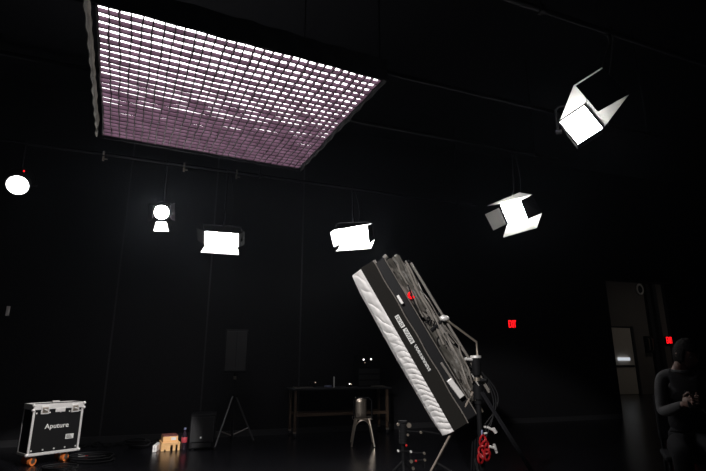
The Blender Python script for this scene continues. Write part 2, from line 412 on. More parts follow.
# square light, upper right
Yf, Yr = 3.95, 3.70
cc = at(581, 125, Yf); nn = V((-.45, -.9, -.12)).normalized()
d = [onp(x, y, cc, nn) for x, y in ((559.5, 122), (584.5, 105.6), (603.2, 128.4), (578, 144.6))]
cr = at(600, 90, Yr)
P_ = [onp(x, y, cr, nn) for x, y in ((573.8, 85.5), (601.8, 67.5), (629.2, 94), (596.6, 112))]
light('square_led_light', 'largest square studio light, its lit face a tilted diamond at upper right', 'studio light', d[0].lerp(d[2], .5), d, .14,
      [([d[0], d[1], P_[1], P_[0]], m_leaf), ([d[1], d[2], P_[2], P_[1]], m_leaf), ([V(p) * .97 + sum(P_, V()) / 4 * .03 + V((.006, -.006, -.006)) for p in P_], m_blackc)], e_ledsq, pipe_near(P4, at(603, 40, 3.9).x), None, frame_w=.016)
# square light, right of centre
Yf = 6.35; cc = at(514, 212, Yf); nn = V((-.45, -.9, -.15)).normalized()
g = lambda n_, *pp: [onp(x, y, cc + nn * n_, nn) for x, y in pp]
f2 = g(0, (500.6, 204.6), (520.4, 200.6), (527.7, 219.2), (508.3, 223.4))
lv = [(g(.0, (487, 206)) + g(.2, (519.2, 192.6), (532.5, 194.6)) + g(.0, (520.4, 200.8)), m_leaf),
      (g(.05, (485, 214.4)) + g(0, (498.9, 207.8), (506.3, 224.1)) + g(.05, (493.4, 230.4)), m_leaf),
      (g(.0, (507.4, 224.2), (527.9, 219.4)) + g(.2, (542.0, 213.4), (537.0, 228.0), (503.2, 237.6)), m_leaf),
      (g(-.01, (521.2, 201)) + g(-.12, (532.5, 194.6), (542.2, 213.3)) + g(-.01, (528.6, 219.0)), m_blackc)]
light('square_led_light', 'square studio light with three lit barn doors, second from right', 'studio light', cc, f2, .12, lv, e_led, pipe_near(P2, cc.x + .05), None)
# wide light above the tilted softbox
x3 = at(352, 237, 7.7).x; Yf = P1.y + (x3 - P1.x) * math.tan(PY) - .12
cc = at(352.5, 236, Yf); nn = V((-.12, -1, -.2)).normalized()
f3 = g(0, (336.2, 229.6), (367, 225.8), (369, 243.6), (340.3, 246.4))
lv = [(g(0, (335.8, 229.2), (340, 244)) + g(.12, (333.8, 247.2), (330.2, 232.4)), m_leaf),
      (g(0, (336.2, 229.2), (367, 225.4)) + g(.18, (372.4, 223.4), (333, 230.2)), m_leaf),
      (g(0, (340.5, 246), (369.2, 243.8)) + g(.18, (374.6, 239.8), (371, 248.7), (336, 251.4)), m_leaf),
      (g(-.01, (367.8, 226), (369.8, 243)) + g(-.1, (374, 240.5), (372, 224.5)), m_blackm)]
light('wide_led_light', 'wide bright studio light hanging straight above the tilted softbox', 'studio light', cc, f3, .12, lv, e_ledhot, pipe_near(P1, cc.x), None, group='wide lights by the back wall')
# wide light left of it
cc = F4C; nn = V((.05, -1, -.2)).normalized()
f4 = g(0, (205.1, 231.4), (238.4, 233.9), (237.9, 247), (204.8, 244.4))
lv = [(g(0, (204.8, 245.2), (238, 247.7)) + g(.16, (238.8, 255), (200.6, 252.3)), m_leaf),
      (g(-.01, (203.8, 231), (203.8, 244.6)) + g(-.12, (197.5, 240), (196.5, 228)), m_blackm),
      (g(-.01, (239.3, 234), (239, 247)) + g(-.12, (244.5, 245), (244.5, 231)), m_blackm),
      (g(-.01, (204.8, 230.6), (238.4, 233.0)) + g(-.12, (241, 226.5), (203, 224)), m_blackm)]
light('wide_led_light', 'wide bright studio light hanging low to the right of the glaring round spot', 'studio light', cc, f4, .12, lv, e_ledhot, pipe_near(P1, cc.x), None, group='wide lights by the back wall')

def round_light(name, label, px, py, rad, aim, emat, doors):
    x = at(px, py, 6.5).x
    for _ in range(6):
        Y = P1.y + (x - P1.x) * math.tan(PY) - .1; x = at(px, py, Y).x
    c = at(px, py, Y); n = aim.normalized(); t = thing(name, label, 'studio light', c, group='round lights by the back wall')
    q0 = V((0, 0, 1)).rotation_difference(n).to_matrix().to_4x4(); mx = M.Translation(c) @ q0
    MB().lathe([(rad, -.008), (rad * .97, .004), (rad * .6, .016), (0, .022)], mx, 28).obj('lens', emat, t, True)
    MB().lathe([(rad * .5, -.26), (rad * .95, -.22), (rad * 1.1, -.12), (rad * 1.12, -.012), (rad * 1.03, -.012), (rad * 1.0, -.02), (rad * .5, -.2)], mx, 28).obj('housing', m_blackm, t, True)
    up = V((0, 0, 1)); ax = V((n.y, -n.x, 0)).normalized(); bc = c - n * .12; e = rad * 1.12 + .03
    q = MB().tube([bc + ax * e, bc + ax * e + up * rad * .9, bc + ax * e * .6 + up * rad * 1.6, bc + up * rad * 1.75, bc - ax * e * .6 + up * rad * 1.6, bc - ax * e + up * rad * .9, bc - ax * e], .01, 8)
    q.obj('yoke', m_blackm, t, True)
    for s in (-1, 1): MB().cyl(bc + ax * s * (e - .03), bc + ax * s * (e + .03), .022).obj('knob', m_blackm, t, True)
    pp = pipe_near(P1, bc.x)
    q = MB().cyl(bc + up * rad * 1.7, V((pp.x, pp.y, PZ - .03)), .013)
    q.obj('drop_rod', m_pipe, t)
    MB().tube([V((pp.x, pp.y, PZ)) + PB * (.033 * math.cos(u)) + up * (.033 * math.sin(u)) for u in [PI * (1.5 + i * .17) for i in range(11)]], .011, 6).obj('pipe_clamp', m_pipe, t, True)
    for poly, m_ in doors(c, n): MB().plate(poly, .004).obj('barn_door', m_, t)
    return t, c, n, bc
def spot_doors(c, n):
    gg = lambda k, *pp: [onp(x, y, c + n * k, n) for x, y in pp]
    return [(gg(.0, (156.5, 221.5), (166.5, 221.8)) + gg(.16, (168.8, 231.5), (153.6, 231.0)), m_leaf),
            (gg(-.02, (153, 205), (152.5, 219)) + gg(-.1, (148, 221), (148.5, 203)), m_blackc),
            (gg(-.02, (170, 205), (170.5, 219)) + gg(-.1, (175, 221), (174.5, 203)), m_blackc)]
round_light('round_spot_light', 'round spot lamp with glaring lens and lit lower barn door', 161.5, 212.3, .095, V((.25, -1, -.25)), e_spot, spot_doors)
t, c, n, bc = round_light('round_spot_light', 'plain white disc of a round lamp hanging at the far left edge', 17.5, 185.3, .125, V((.55, -1, -.75)), e_round, lambda c, n: [])
p = at(24, 171, c.y + .05); MB().sphere(p, .011).obj('red_lamp', e_tally, t)
MB().cyl(p, bc, .005).obj('lamp_stalk', m_cable, t)

# spot lamps added out of view to light softbox, flight case and boxes
P5 = V((-2.2, -1.6, 0)); pipe(P5, -2.0, 2.0, 'added black ceiling pipe out of view holding the added front spot lamp')
fl_c = (onz(26.3, 457, .115) + onz(78.2, 450.2, .115)) / 2
def added_spot(P5, x, aim, watts, cone, label):
    pp_ = pipe_near(P5, x); c = pp_ - ZV * .5; n = (aim - c).normalized()
    t = thing('added_spot_lamp', label, 'studio light', c)
    mx = M.Translation(c) @ V((0, 0, 1)).rotation_difference(n).to_matrix().to_4x4(); r_ = .12
    MB().lathe([(.05, -.30), (.11, -.26), (r_ * 1.1, -.12), (r_ * 1.12, .05), (r_ * 1.04, .05), (r_ * 1.0, -.02), (.02, -.03)], mx, 28).obj('housing', m_blackm, t, True)
    ax = V((n.y, -n.x, 0)).normalized(); e = r_ * 1.12 + .03; bc = c - n * .1
    MB().tube([bc + ax * e, bc + ax * e + ZV * .12, bc + ZV * .22, bc - ax * e + ZV * .12, bc - ax * e], .01, 8).obj('yoke', m_blackm, t, True)
    MB().cyl(bc + ZV * .21, V((bc.x, bc.y, PZ - .02)), .013).obj('drop_rod', m_pipe, t)
    ld = bpy.data.lights.new('lamp_bulb', 'SPOT'); ld.energy = watts; ld.spot_size = R(cone); ld.spot_blend = .5; ld.shadow_soft_size = .06; ld.color = (1, .97, .95)
    lo = bpy.data.objects.new('lamp_bulb', ld); C.objects.link(lo); lo.parent = t
    lo.matrix_basis = wm(t).inverted() @ (M.Translation(c + n * .06) @ n.to_track_quat('-Z', 'Y').to_matrix().to_4x4())
added_spot(P5, -1.9, V((.31, 3.75, 1.5)), 1500, 22, 'added unseen spot lamp lighting the tilted softbox')
P6 = V((.2, 2.45, 0)); pipe(P6, -1.1, .6, 'added short black ceiling pipe holding two added spot lamps just above the view')
added_spot(P6, .55, V((fl_c.x, fl_c.y, .38)), 1000, 11.5, 'added unseen spot lamp lighting the flight case')
added_spot(P6, -.35, V((-2.42, 7.05, .12)), 1450, 7, 'added unseen spot lamp lighting the plywood boxes')

# loose clamps on the pipes
def clamp(p, label):
    t = thing('pipe_clamp', label, 'clamp', p - ZV * .1, group='spare clamps on the ceiling pipes')
    up = ZV
    MB().tube([p + PB * (.037 * math.cos(u)) + up * (.037 * math.sin(u)) for u in [PI * (1.5 + i * .17) for i in range(11)]], .012, 6).obj('hook', m_steel, t, True)
    MB().cyl(p - up * .034, p - up * .1, .014).obj('bolt', m_steel, t)
    MB().box(p - up * .07 + PA * .03, (.05, .012, .012), rz(PY)).obj('wing_nut', m_steel, t)
def on_pipe(P, px, py):
    x = onz(px, py, PZ).x; return pipe_near(P, x)
clamp(on_pipe(P1, 240, 178), 'small pale clamp on the pipe above the low wide light')
clamp(on_pipe(P1, 190, 172), 'small pale clamp on the pipe just right of the glaring round spot')
clamp(on_pipe(P1, 118, 166), 'small pale clamp on the back pipe left of the glaring round spot')
clamp(on_pipe(P3, 377, 60), 'small pale clamp on the pipe over the right corner of the overhead softbox')

# ------------------------------------------------------------------ flight case
fl = onz(26.3, 457, .115); fr = onz(78.2, 450.2, .115)
ca = (fr - fl); CW = ca.length; ca.normalize(); ca.z = 0; cb = V((-ca.y, ca.x, 0))
CD, CZ0 = .29, .115
CH = onp(34, 404.6, fl, cb).z - CZ0
cyaw = math.atan2(ca.y, ca.x); o0 = V((fl.x, fl.y, 0))
fc = thing('flight_case', 'black wheeled flight case with silver edges standing at far left', 'flight case', o0 + ca * CW / 2 + cb * CD / 2, cyaw)
def cp(a, b, z): return o0 + ca * a + cb * b + ZV * (CZ0 + z)
def cbox(q, a0, a1, b0, b1, z0, z1, bev=0): return q.box(cp((a0 + a1) / 2, (b0 + b1) / 2, (z0 + z1) / 2), (a1 - a0, b1 - b0, z1 - z0), rz(cyaw), bev)
LIDZ = CH * .885
cbox(MB(), .006, CW - .006, .006, CD - .006, .01, LIDZ - .004).obj('body', m_lam, fc)
cbox(MB(), .006, CW - .006, .006, CD - .006, LIDZ + .004, CH - .008).obj('lid', m_lam, fc)
E_ = .024
for a0, a1 in ((0, E_), (CW - E_, CW)):
    for b0, b1 in ((0, .022), (CD - .022, CD)):
        q = MB(); cbox(q, a0, a1, b0, b1, .0, LIDZ - .004, .003); q.obj('edge_trim', m_alu, fc)
for z0, z1, n_ in ((-.002, .028, 'bottom_rail'), (LIDZ + .002, CH, 'lid_rail')):
    q = MB(); cbox(q, -.002, CW + .002, -.003, .02, z0, z1, .003); cbox(q, -.002, CW + .002, CD - .02, CD + .003, z0, z1, .003)
    cbox(q, -.002, .02, 0, CD, z0, z1, .003); cbox(q, CW - .02, CW + .002, 0, CD, z0, z1, .003)
    q.obj(n_, m_alu, fc)
for a in (.0, CW):
    for z in (.012, CH - .012, LIDZ):
        MB().sphere(cp(a, .003, z), .021, (1, 1, .9)).obj('corner_cap', m_alu, fc, True)
for a in (CW * .22, CW * .82):
    q = MB(); cbox(q, a - .045, a + .045, -.012, .0, LIDZ - .05, LIDZ + .045, .006); la = q.obj('latch', m_alu, fc)
    q = MB(); cbox(q, a - .03, a + .03, -.017, -.011, LIDZ - .034, LIDZ + .028, .004); q.obj('latch_dish', m_steel, la)
    q = MB(); q.box(cp(a, -.022, LIDZ), (.04, .012, .016), rz(cyaw) @ M.Rotation(.4, 3, 'Y'), .003); q.obj('twist_handle', m_alu, la)
q = MB(); cbox(q, CW * .42, CW * .62, -.008, .0, LIDZ - .035, LIDZ + .01, .004); q.obj('hinge_plate', m_alu, fc)
q = MB(); cbox(q, CW * .44, CW * .58, CD * .45, CD * .55, CH, CH + .022, .004); q.obj('lid_handle', m_alu, fc)
for z in (.055, LIDZ - .035):
    for k in range(5):
        a = .04 + (CW - .08) * k / 4
        if z > .1 and k in (1, 2): a += .02
        MB().cyl(cp(a, .007, z), cp(a, .002, z), .009, n=10).obj('rivet', m_alu, fc)
mx = frame3(ca, ZV, -cb, cp(CW * .5, .003, CH * .545))
text_bm('Aputure', .076, mx, .002, 1.03, 0, .0004).obj('lettering', m_print, fc)
q = MB(); a = CW * .78; z = CH * .31; cbox(q, a - .045, a + .045, .001, .006, z - .027, z + .027); st = q.obj('sticker', m_label, fc)
q = MB()
for k in range(3): cbox(q, a - .035, a + .03 - .012 * k, -.0005, .002, z - .018 + .014 * k, z - .012 + .014 * k)
q.obj('print', m_lam, st)
for a in (CW * .14, CW * .77):
    for b in (.07, CD - .06):
        wd = (ca * .45 - cb).normalized(); wr = rz(math.atan2(wd.y, wd.x)); c = cp(a, b, -.066) + V((-wd.y, wd.x, 0)) * .012
        q = MB(); q.box(cp(a, b, -.008), (.08, .08, .008), rz(cyaw)); q.box(c + wd * .026 + ZV * .026, (.005, .03, .066), wr); q.box(c - wd * .026 + ZV * .026, (.005, .03, .066), wr)
        cz = q.obj('caster', m_steel, fc)
        MB().cyl(c - wd * .019, c + wd * .019, .0488, n=24).obj('wheel', m_orange, cz)
        MB().cyl(c - wd * .0215, c + wd * .0215, .027, n=16).obj('hub', m_steel, cz)

# ------------------------------------------------------------------ cables along the wall foot
def floor_cable(name, label, p, r, loops, rad, seed, tail=None):
    rnd = random.Random(seed); pl = []
    for i in range(loops * 22):
        u = 2 * PI * i / 22; k = 1 + .16 * math.sin(u * .37 + seed) + .05 * rnd.random()
        pl.append(V((p.x + rad * k * math.cos(u) + .03 * math.sin(u * .21), p.y + rad * .75 * k * math.sin(u), r + r * 2.0 * (i // 22) * .9 + .002)))
    if tail:
        for e in tail: pl.append(V((e[0], e[1], r + .002)))
    o = MB().tube(pl, r, 6).obj(name, m_cable, None, True); return tag(o, label, 'cable', 'cables on the floor by the wall')
p = onz(92, 461, 0)
floor_cable('coiled_cable', 'coil of black cable lying on the floor right of the flight case', p, .010, 4, .22, 1)
p2 = onz(57, 469, 0)
floor_cable('coiled_cable', 'loose black cable loops on the floor under the flight case front', p2, .009, 2, .16, 5)
p3 = onz(137, 447.5, 0)
floor_cable('coiled_cable', 'tangle of black cable on the floor left of the white box', p3, .012, 5, .14, 9)
rnd = random.Random(3); pl = []
for i in range(60):
    u = i / 59; b = -.22 - .07 * math.sin(u * 23) - .05 * math.sin(u * 51 + 1)
    q_ = W0 + A * (-.55 + 1.35 * u) + B * b; pl.append(V((q_.x, q_.y, .014 + .006 * (1 + math.sin(u * 40)))))
tag(MB().tube(pl, .012, 6).obj('cable', m_cable, None, True), 'long black cable snaking along the foot of the wall', 'cable', 'cables on the floor by the wall')
pl = []
for i in range(60):
    u = i / 59; b = -.36 - .06 * math.sin(u * 19 + 2) - .06 * math.sin(u * 41)
    q_ = W0 + A * (-.5 + 1.15 * u) + B * b; pl.append(V((q_.x, q_.y, .013)))
tag(MB().tube(pl, .010, 6).obj('cable', m_cable, None, True), 'thinner black cable in front of the long one at the wall foot', 'cable', 'cables on the floor by the wall')
# silver connector on the floor beside the front caster
p = onz(82.5, 457, 0)
cn = thing('cable_connector', 'small silver cable connector on the floor beside the right front caster', 'connector', p)
MB().cyl(p + V((-.05, -.01, .018)), p + V((.03, .01, .018)), .0165).obj('shell', m_alu, cn, True)
MB().cyl(p + V((.03, .01, .018)), p + V((.055, .016, .018)), .011).obj('boot', m_redp, cn, True)

# ------------------------------------------------------------------ apple boxes, white box, bottle
def applebox(name, label, p, yaw, w, dpt, h, notch=False):
    t = thing(name, label, 'wooden box', p, yaw, 'wooden boxes stacked by the wall')
    r = rz(yaw); x = r @ V((1, 0, 0)); y = r @ V((0, 1, 0))
    def bx(q, a0, a1, b0, b1, z0, z1): return q.box(p + x * (a0 + a1) / 2 + y * (b0 + b1) / 2 + ZV * (z0 + z1) / 2, (a1 - a0, b1 - b0, z1 - z0), r, .002)
    q = MB(); th = .018
    if notch:      # front board with three cut-outs open to the floor
        cuts = [(-w * .17, w * -.10), (w * .10, w * .19), (w * .30, w * .36)]; 
        xs = [-w / 2] + [c for k in ((-w * .33, -w * .25), (-w * .01, w * .12), (w * .27, w * .37)) for c in k] + [w / 2]
        for i in range(0, len(xs), 2): bx(q, xs[i], xs[i + 1], -dpt / 2, -dpt / 2 + th, 0, h)
        bx(q, -w / 2, w / 2, -dpt / 2, -dpt / 2 + th, h * .78, h)
        bx(q, -w * .33, -w * .25, -dpt / 2, -dpt / 2 + th, h * .22, h)
    else: bx(q, -w / 2, w / 2, -dpt / 2, -dpt / 2 + th, 0, h)
    q.obj('front_board', m_ply, t)
    q = MB(); bx(q, -w / 2, w / 2, dpt / 2 - th, dpt / 2, 0, h); q.obj('back_board', m_ply, t)
    for s in (-1, 1):
        q = MB(); bx(q, s * w / 2 - (th if s > 0 else 0), s * w / 2 + (th if s < 0 else 0), -dpt / 2 + th, dpt / 2 - th, 0, h); q.obj('end_board', m_ply, t)
    q = MB(); bx(q, -w / 2, w / 2, -dpt / 2, dpt / 2, h, h + .012); q.obj('top_board', m_ply if notch else m_plyd, t)
    return t, x, y
pl_, pr_ = onz(160.8, 451.6, 0), onz(179.6, 450.2, 0)
yw = math.atan2(pr_.y - pl_.y, pr_.x - pl_.x); aw = (pr_ - pl_).length
x_ = (pr_ - pl_).normalized(); y_ = V((-x_.y, x_.x, 0)); ctr = (pl_ + pr_) / 2 + y_ * .15
hz = onp(170, 442.6, ctr - y_ * .15, y_).z
applebox('apple_box', 'larger plywood box with cut-outs standing on the floor below a smaller one', ctr, yw, aw, .30, hz - .012, True)
hz2 = onp(170, 435.5, ctr - y_ * .12, y_).z
t, x, y = applebox('apple_box', 'smaller plywood box with a white label lying on the larger one', V((ctr.x - .005, ctr.y, hz + .001)), yw, aw * .80, .24, hz2 - hz - .014)
c = ctr - y * .1215 + x * aw * .14 + ZV * (hz + .5 * (hz2 - hz))
MB().box(c, (.06, .003, .035), rz(yw)).obj('label', m_label, t)
p = onz(154.2, 452.3, 0); wyw = R(10); r = rz(wyw); xx = r @ V((1, 0, 0)); yy = r @ V((0, 1, 0)); wc = p + yy * .15
wb = thing('white_box', 'small white carton on the floor left of the plywood boxes', 'carton', wc, wyw)
MB().box(wc + ZV * .041, (.050, .30, .080), r, .003).obj('carton', m_white, wb)
MB().box(wc + ZV * .0825, (.046, .24, .003), r).obj('flap', m_label, wb)
c = wc - yy * .151
q = MB(); q.box(c + ZV * .041, (.003, .002, .074), r); q.box(c + ZV * .041, (.046, .002, .004), r); q.obj('tape', m_cableg, wb)
p = onz(182.2, 450.5, 0) + V((0, .05, 0))
bt = thing('drink_bottle', 'dark drink bottle with red label standing behind right end of plywood boxes', 'bottle', p)
MB().lathe([(.030, 0), (.036, .01), (.037, .10), (.034, .13), (.037, .16), (.034, .19), (.016, .235), (.0135, .262), (0, .263)], M.Translation(p), 20).obj('bottle_body', m_glassy, bt, True)
MB().lathe([(.0375, .095), (.0385, .097), (.0385, .16), (.0375, .162)], M.Translation(p), 20).obj('label', m_redlabel, bt, True)
MB().lathe([(.016, .258), (.0165, .26), (.0165, .28), (.012, .283)], M.Translation(p), 16).obj('cap', m_blue, bt, True)

# ------------------------------------------------------------------ subwoofer and speaker on tripod
pl_, pr_ = onz(188, 450.6, 0), onz(213.6, 449.6, 0)
x_ = (pr_ - pl_).normalized(); y_ = V((-x_.y, x_.x, 0)); yw = math.atan2(x_.y, x_.x); w = (pr_ - pl_).length
h = onp(200, 414.5, pl_, y_).z; ctr = (pl_ + pr_) / 2 + y_ * .22; rr = rz(yw)
sw = thing('subwoofer', 'black subwoofer cabinet on the floor beside the tripod speaker', 'speaker', ctr, yw)
def sx(q, a0, a1, b0, b1, z0, z1, bev=0): return q.box(ctr + x_ * (a0 + a1) / 2 + y_ * (b0 + b1) / 2 + ZV * (z0 + z1) / 2, (a1 - a0, b1 - b0, z1 - z0), rr, bev)
sx(MB(), -w / 2, w / 2, -.20, .22, .012, h, .012).obj('cabinet', m_black, sw)
q = MB(); sx(q, -w / 2 + .025, w / 2 - .025, -.212, -.20, .10, h - .035, .004); gr = q.obj('grille', m_mesh, sw)
q = MB(); sx(q, -w / 2 + .02, w / 2 - .02, -.216, -.208, h - .045, h - .03); sx(q, -w / 2 + .014, -w / 2 + .026, -.216, -.2, .10, h - .03); sx(q, w / 2 - .026, w / 2 - .014, -.216, -.2, .10, h - .03); q.obj('grille_frame', m_dark, sw)
q = MB(); sx(q, -w / 2 + .04, w / 2 - .04, -.206, -.2, .03, .085); q.obj('port', m_mesh, sw)
lo = onp(200.7, 437.6, ctr - y_ * .216, y_); 
MB().cyl(lo + y_ * .006, lo - y_ * .003, .013, n=6).obj('badge', m_print, sw)
for s in (-1, 1):
    for b in (-.17, .19): MB().cyl(ctr + x_ * s * (w / 2 - .05) + y_ * b, ctr + x_ * s * (w / 2 - .05) + y_ * b + ZV * .014, .018).obj('foot', m_black, sw)
# tripod
tb = onz(231, 444, 0); tY = tb.y
st = thing('speaker_stand', 'black tripod stand holding a loudspeaker up by the wall', 'speaker stand', tb)
col = at(231.5, 396, tY).z; top = at(231.5, 374, tY).z
MB().cyl(tb + ZV * (col - .62), tb + ZV * (top + .02), .0175).obj('pole', m_blackm, st, True)
MB().cyl(tb + ZV * (col - .06), tb + ZV * (col + .03), .03).obj('collar', m_pipe, st, True)
MB().cyl(tb + ZV * (col + .0) + V((.03, -.02, 0)), tb + ZV * (col + .0) + V((.075, -.05, 0)), .016).obj('knob', m_black, st, True)
q = MB().cyl(tb + ZV * (top - .08), tb + ZV * (top - .03), .024); q.obj('pole_clamp', m_steel, st, True)
feet = [onz(214, 449.6, 0), onz(254.3, 442.5, 0), onz(232, 439.2, 0)]
for f_ in feet:
    d_ = (f_ - tb); e = tb + V((d_.x, d_.y, 0)).normalized() * .03 + ZV * col
    lg = MB().tube([e, f_ + ZV * .015 - V((d_.x, d_.y, 0)) * .02], .0125, 8).obj('leg', m_tri, st, True)
    MB().sphere(f_ + ZV * .018 - V((d_.x, d_.y, 0)) * .02, .018).obj('rubber_foot', m_black, lg, True)
    mid = e.lerp(f_, .68); MB().tube([mid, tb + ZV * (col - .55)], .009, 6).obj('brace', m_cableg, st, True)
MB().cyl(tb + ZV * (col - .58), tb + ZV * (col - .52), .026).obj('lower_collar', m_black, st, True)
s0, s1 = at(231, 374, tY), at(231, 331.5, tY); sw_ = .34
sh_ = s1.z - s0.z; lsp = thing('loudspeaker', 'black loudspeaker cabinet up on the tripod stand before the wall', 'speaker', V((tb.x, tb.y, s0.z + .021)), R(12))
r = rz(R(12)); c = V((tb.x, tb.y, s0.z + .02 + sh_ / 2)); xx = r @ V((1, 0, 0)); yy = r @ V((0, 1, 0))
mb = MB(); mb.prism([(-.17, -.14), (.17, -.14), (.12, .16), (-.12, .16)], -sh_ / 2, sh_ / 2, M.Translation(c) @ r.to_4x4())
bmesh.ops.bevel(mb.bm, geom=list(mb.bm.edges), offset=.012, segments=2, affect='EDGES', profile=.5)
mb.obj('cabinet', m_black, lsp)
q = MB(); q.box(c - yy * .145, (.30, .012, sh_ - .05), r, .004); q.obj('grille', m_mesh, lsp)
q = MB(); q.box(c - yy * .153 - xx * .0 + ZV * .02, (.006, .006, sh_ - .12), r); q.obj('grille_rib', m_pipe, lsp)
MB().box(c + xx * .15 + ZV * .05, (.02, .10, .03), r @ M.Rotation(-.16, 3, 'Z')).obj('handle', m_dark, lsp)

# ------------------------------------------------------------------ work table with things on it
tl = onz(293.4, 438.2, 0); tl = V((tl.x, tl.y, 0)); TL = 1.62; TD = .44
tx, ty = A, B; tyaw = YAW
tz = at(296, 388.5, tl.y).z
tw = thing('work_table', 'dark wheeled work table with low stretcher bar against the back wall', 'table', tl + tx * TL / 2 + ty * TD / 2, tyaw)
def tbx(q, a0, a1, b0, b1, z0, z1, bev=0): return q.box(tl + tx * (a0 + a1) / 2 + ty * (b0 + b1) / 2 + ZV * (z0 + z1) / 2, (a1 - a0, b1 - b0, z1 - z0), rz(tyaw), bev)
tbx(MB(), -.05, TL + .05, -.04, TD, tz - .03, tz, .006).obj('table_top', m_dark, tw)
for a in (0, TL - .04):
    for b in (0, TD - .06):
        lg = tbx(MB(), a, a + .04, b, b + .04, .09, tz - .03).obj('leg', m_wood, tw)
        q = MB(); c = tl + tx * (a + .02) + ty * (b + .02) + ZV * .035
        q.cyl(c - tx * .014, c + tx * .014, .034, n=20); wl = q.obj('caster', m_dark, lg)
        q = MB(); q.box(c + ZV * .04, (.04, .04, .03), rz(tyaw)); q.obj('caster_fork', m_steel, wl)
zz = at(310, 415.5, tl.y).z
tbx(MB(), .04, TL - .04, .005, .035, zz - .022, zz + .022).obj('stretcher', m_wood, tw)
tbx(MB(), .0, TL, TD - .06, TD - .03, zz - .02, zz + .02).obj('stretcher', m_wood, tw)
def tpt(px, b=.15):           # on the table top under a pixel column
    n = ty; q = onp(px, 385, tl + ty * b, n); return V((q.x, q.y, tz))
TG = 'things on the dark work table'
def titem(name, label, cat, p): return thing(name, label, cat, p, tyaw, TG)
p = tpt(303, .12); t = titem('flat_case', 'thin grey flat case lying on the left end of the work table', 'case', p)
q = MB().box(p + ZV * .009, (.30, .2, .016), rz(tyaw), .004); q.obj('base', m_cableg, t); MB().box(p + ZV * .021, (.30, .2, .006), rz(tyaw), .002).obj('lid', m_cable, t)
p = tpt(312.5, .36); t = titem('small_device', 'small black device with a dim light near left end of the work table', 'device', p)
MB().box(p + ZV * .045, (.13, .07, .09), rz(tyaw), .01).obj('device_body', m_black, t); MB().cyl(p + ZV * .045 - ty * .03, p + ZV * .045 - ty * .1, .034, n=20).obj('barrel', m_blackm, t, True)
MB().sphere(p + ZV * .075 - ty * .036 + tx * .04, .008).obj('indicator', e_led_s, t)
p = tpt(334, .10); t = titem('upright_tube', 'thin pale upright tube standing on the middle of the work table', 'tube', p)
MB().cyl(p + ZV * .001, p + ZV * .17, .012, n=14).obj('tube', m_label, t, True); MB().cyl(p + ZV * .17, p + ZV * .178, .013, n=14).obj('cap', m_cableg, t, True)
p = tpt(328, .2); t = titem('coiled_strap', 'dark blue rolled strap left of the pale upright tube', 'strap', p)
MB().lathe([(.02, 0), (.06, .002), (.062, .03), (.02, .032)], M.Translation(p + ZV * .001)).obj('roll', m_blue, t, True)
p = tpt(349, .12); t = titem('indicator_box', 'little black box with one bright white light on the work table', 'device', p)
MB().box(p + ZV * .04, (.09, .06, .08), rz(tyaw), .008).obj('box', m_black, t); MB().sphere(p + ZV * .055 - ty * .032, .0115).obj('indicator', e_led_w, t)
MB().sphere(p + ZV * .05 - ty * .031 + tx * .032, .007).obj('small_indicator', e_led_s, t)
p = tpt(378, .065); t = titem('flat_tray', 'thin pale tray at the right end of the work table', 'tray', p)
MB().box(p + ZV * .012, (.22, .14, .012), rz(tyaw), .003).obj('tray', m_cableg, t); MB().box(p + ZV * .004, (.18, .1, .006), rz(tyaw)).obj('foot', m_black, t)
# rack of gear behind, two lit windows
p = tpt(367, .285); t = titem('equipment_rack', 'black equipment case with two small bright lights on the work table', 'equipment case', p)
zl = onp(367, 359.5, p - ty * .13, ty).z
MB().box(p + ZV * ((zl - tz + .08) / 2 + .001), (.42, .24, zl - tz + .08), rz(tyaw), .012).obj('cabinet', m_black, t)
for px, py in ((363.6, 359.6), (371, 359.2)):
    c = onp(px, py, p - ty * .122, ty); MB().cyl(c + ty * .004, c - ty * .006, .014, n=12).obj('indicator', e_led_w, t)
c = onp(365, 362.6, p - ty * .122, ty); MB().cyl(c + ty * .004, c - ty * .006, .006, n=10).obj('small_indicator', e_led_s, t)
for k in range(3): MB().box(p - ty * .124 + ZV * (.06 + .10 * k), (.38, .008, .08), rz(tyaw), .003).obj('drawer_front', m_dark, t)

# ------------------------------------------------------------------ metal chair
c0 = onz(362.5, 446, 0); c0 = V((c0.x, c0.y + .05, 0)); cyw = R(2); r = rz(cyw); cx = r @ V((1, 0, 0)); cy = r @ V((0, 1, 0))
def chp(a, b, z): return c0 + cx * a + cy * b + ZV * z
zb = at(362, 397, c0.y).z; zs = at(362, 418, c0.y).z; hw = .125
mc = thing('metal_chair', 'bare metal chair with arched leg frame in front of the work table', 'chair', c0, cyw)
MB().box(chp(0, .02, zs), (2 * hw + .04, .34, .02), r, .008).obj('seat', m_steel, mc)
q = MB().sheet(lambda u, v: chp(-.11 + .16 * u, -.15 - .02 * math.sin(u * PI), zs + .01 + (zb - zs) * v), 8, 4)
o = q.obj('backrest', m_steel, mc, True); md = o.modifiers.new('thick', 'SOLIDIFY'); md.thickness = .004
q = MB().tube([chp(-.13, -.15, zs), chp(-.125, -.16, zb - .04), chp(-.09, -.165, zb), chp(.08, -.165, zb), chp(.125, -.16, zb - .04), chp(.13, -.15, zs)], .011, 8); q.obj('back_frame', m_blackm, mc, True)
for s in (-1, 1):
    for b, e in ((-.15, -.19), (.18, .22)):
        MB().tube([chp(s * (hw - .035), b, zs - .005), chp(s * (hw + .0), (b + e) / 2, zs * .55), chp(s * (hw + .035), e, .01)], [.017, .014, .011], 8).obj('leg', m_steel, mc, True)
for b in (-.155, .185):
    MB().tube([chp(-hw + .0 + .29 * i / 12 * (2 * hw / .29), b, zs - .015 - .12 * (abs(i - 6) / 6) ** 2.2) for i in range(13)], .008, 6).obj('leg_arch', m_steel, mc, True)

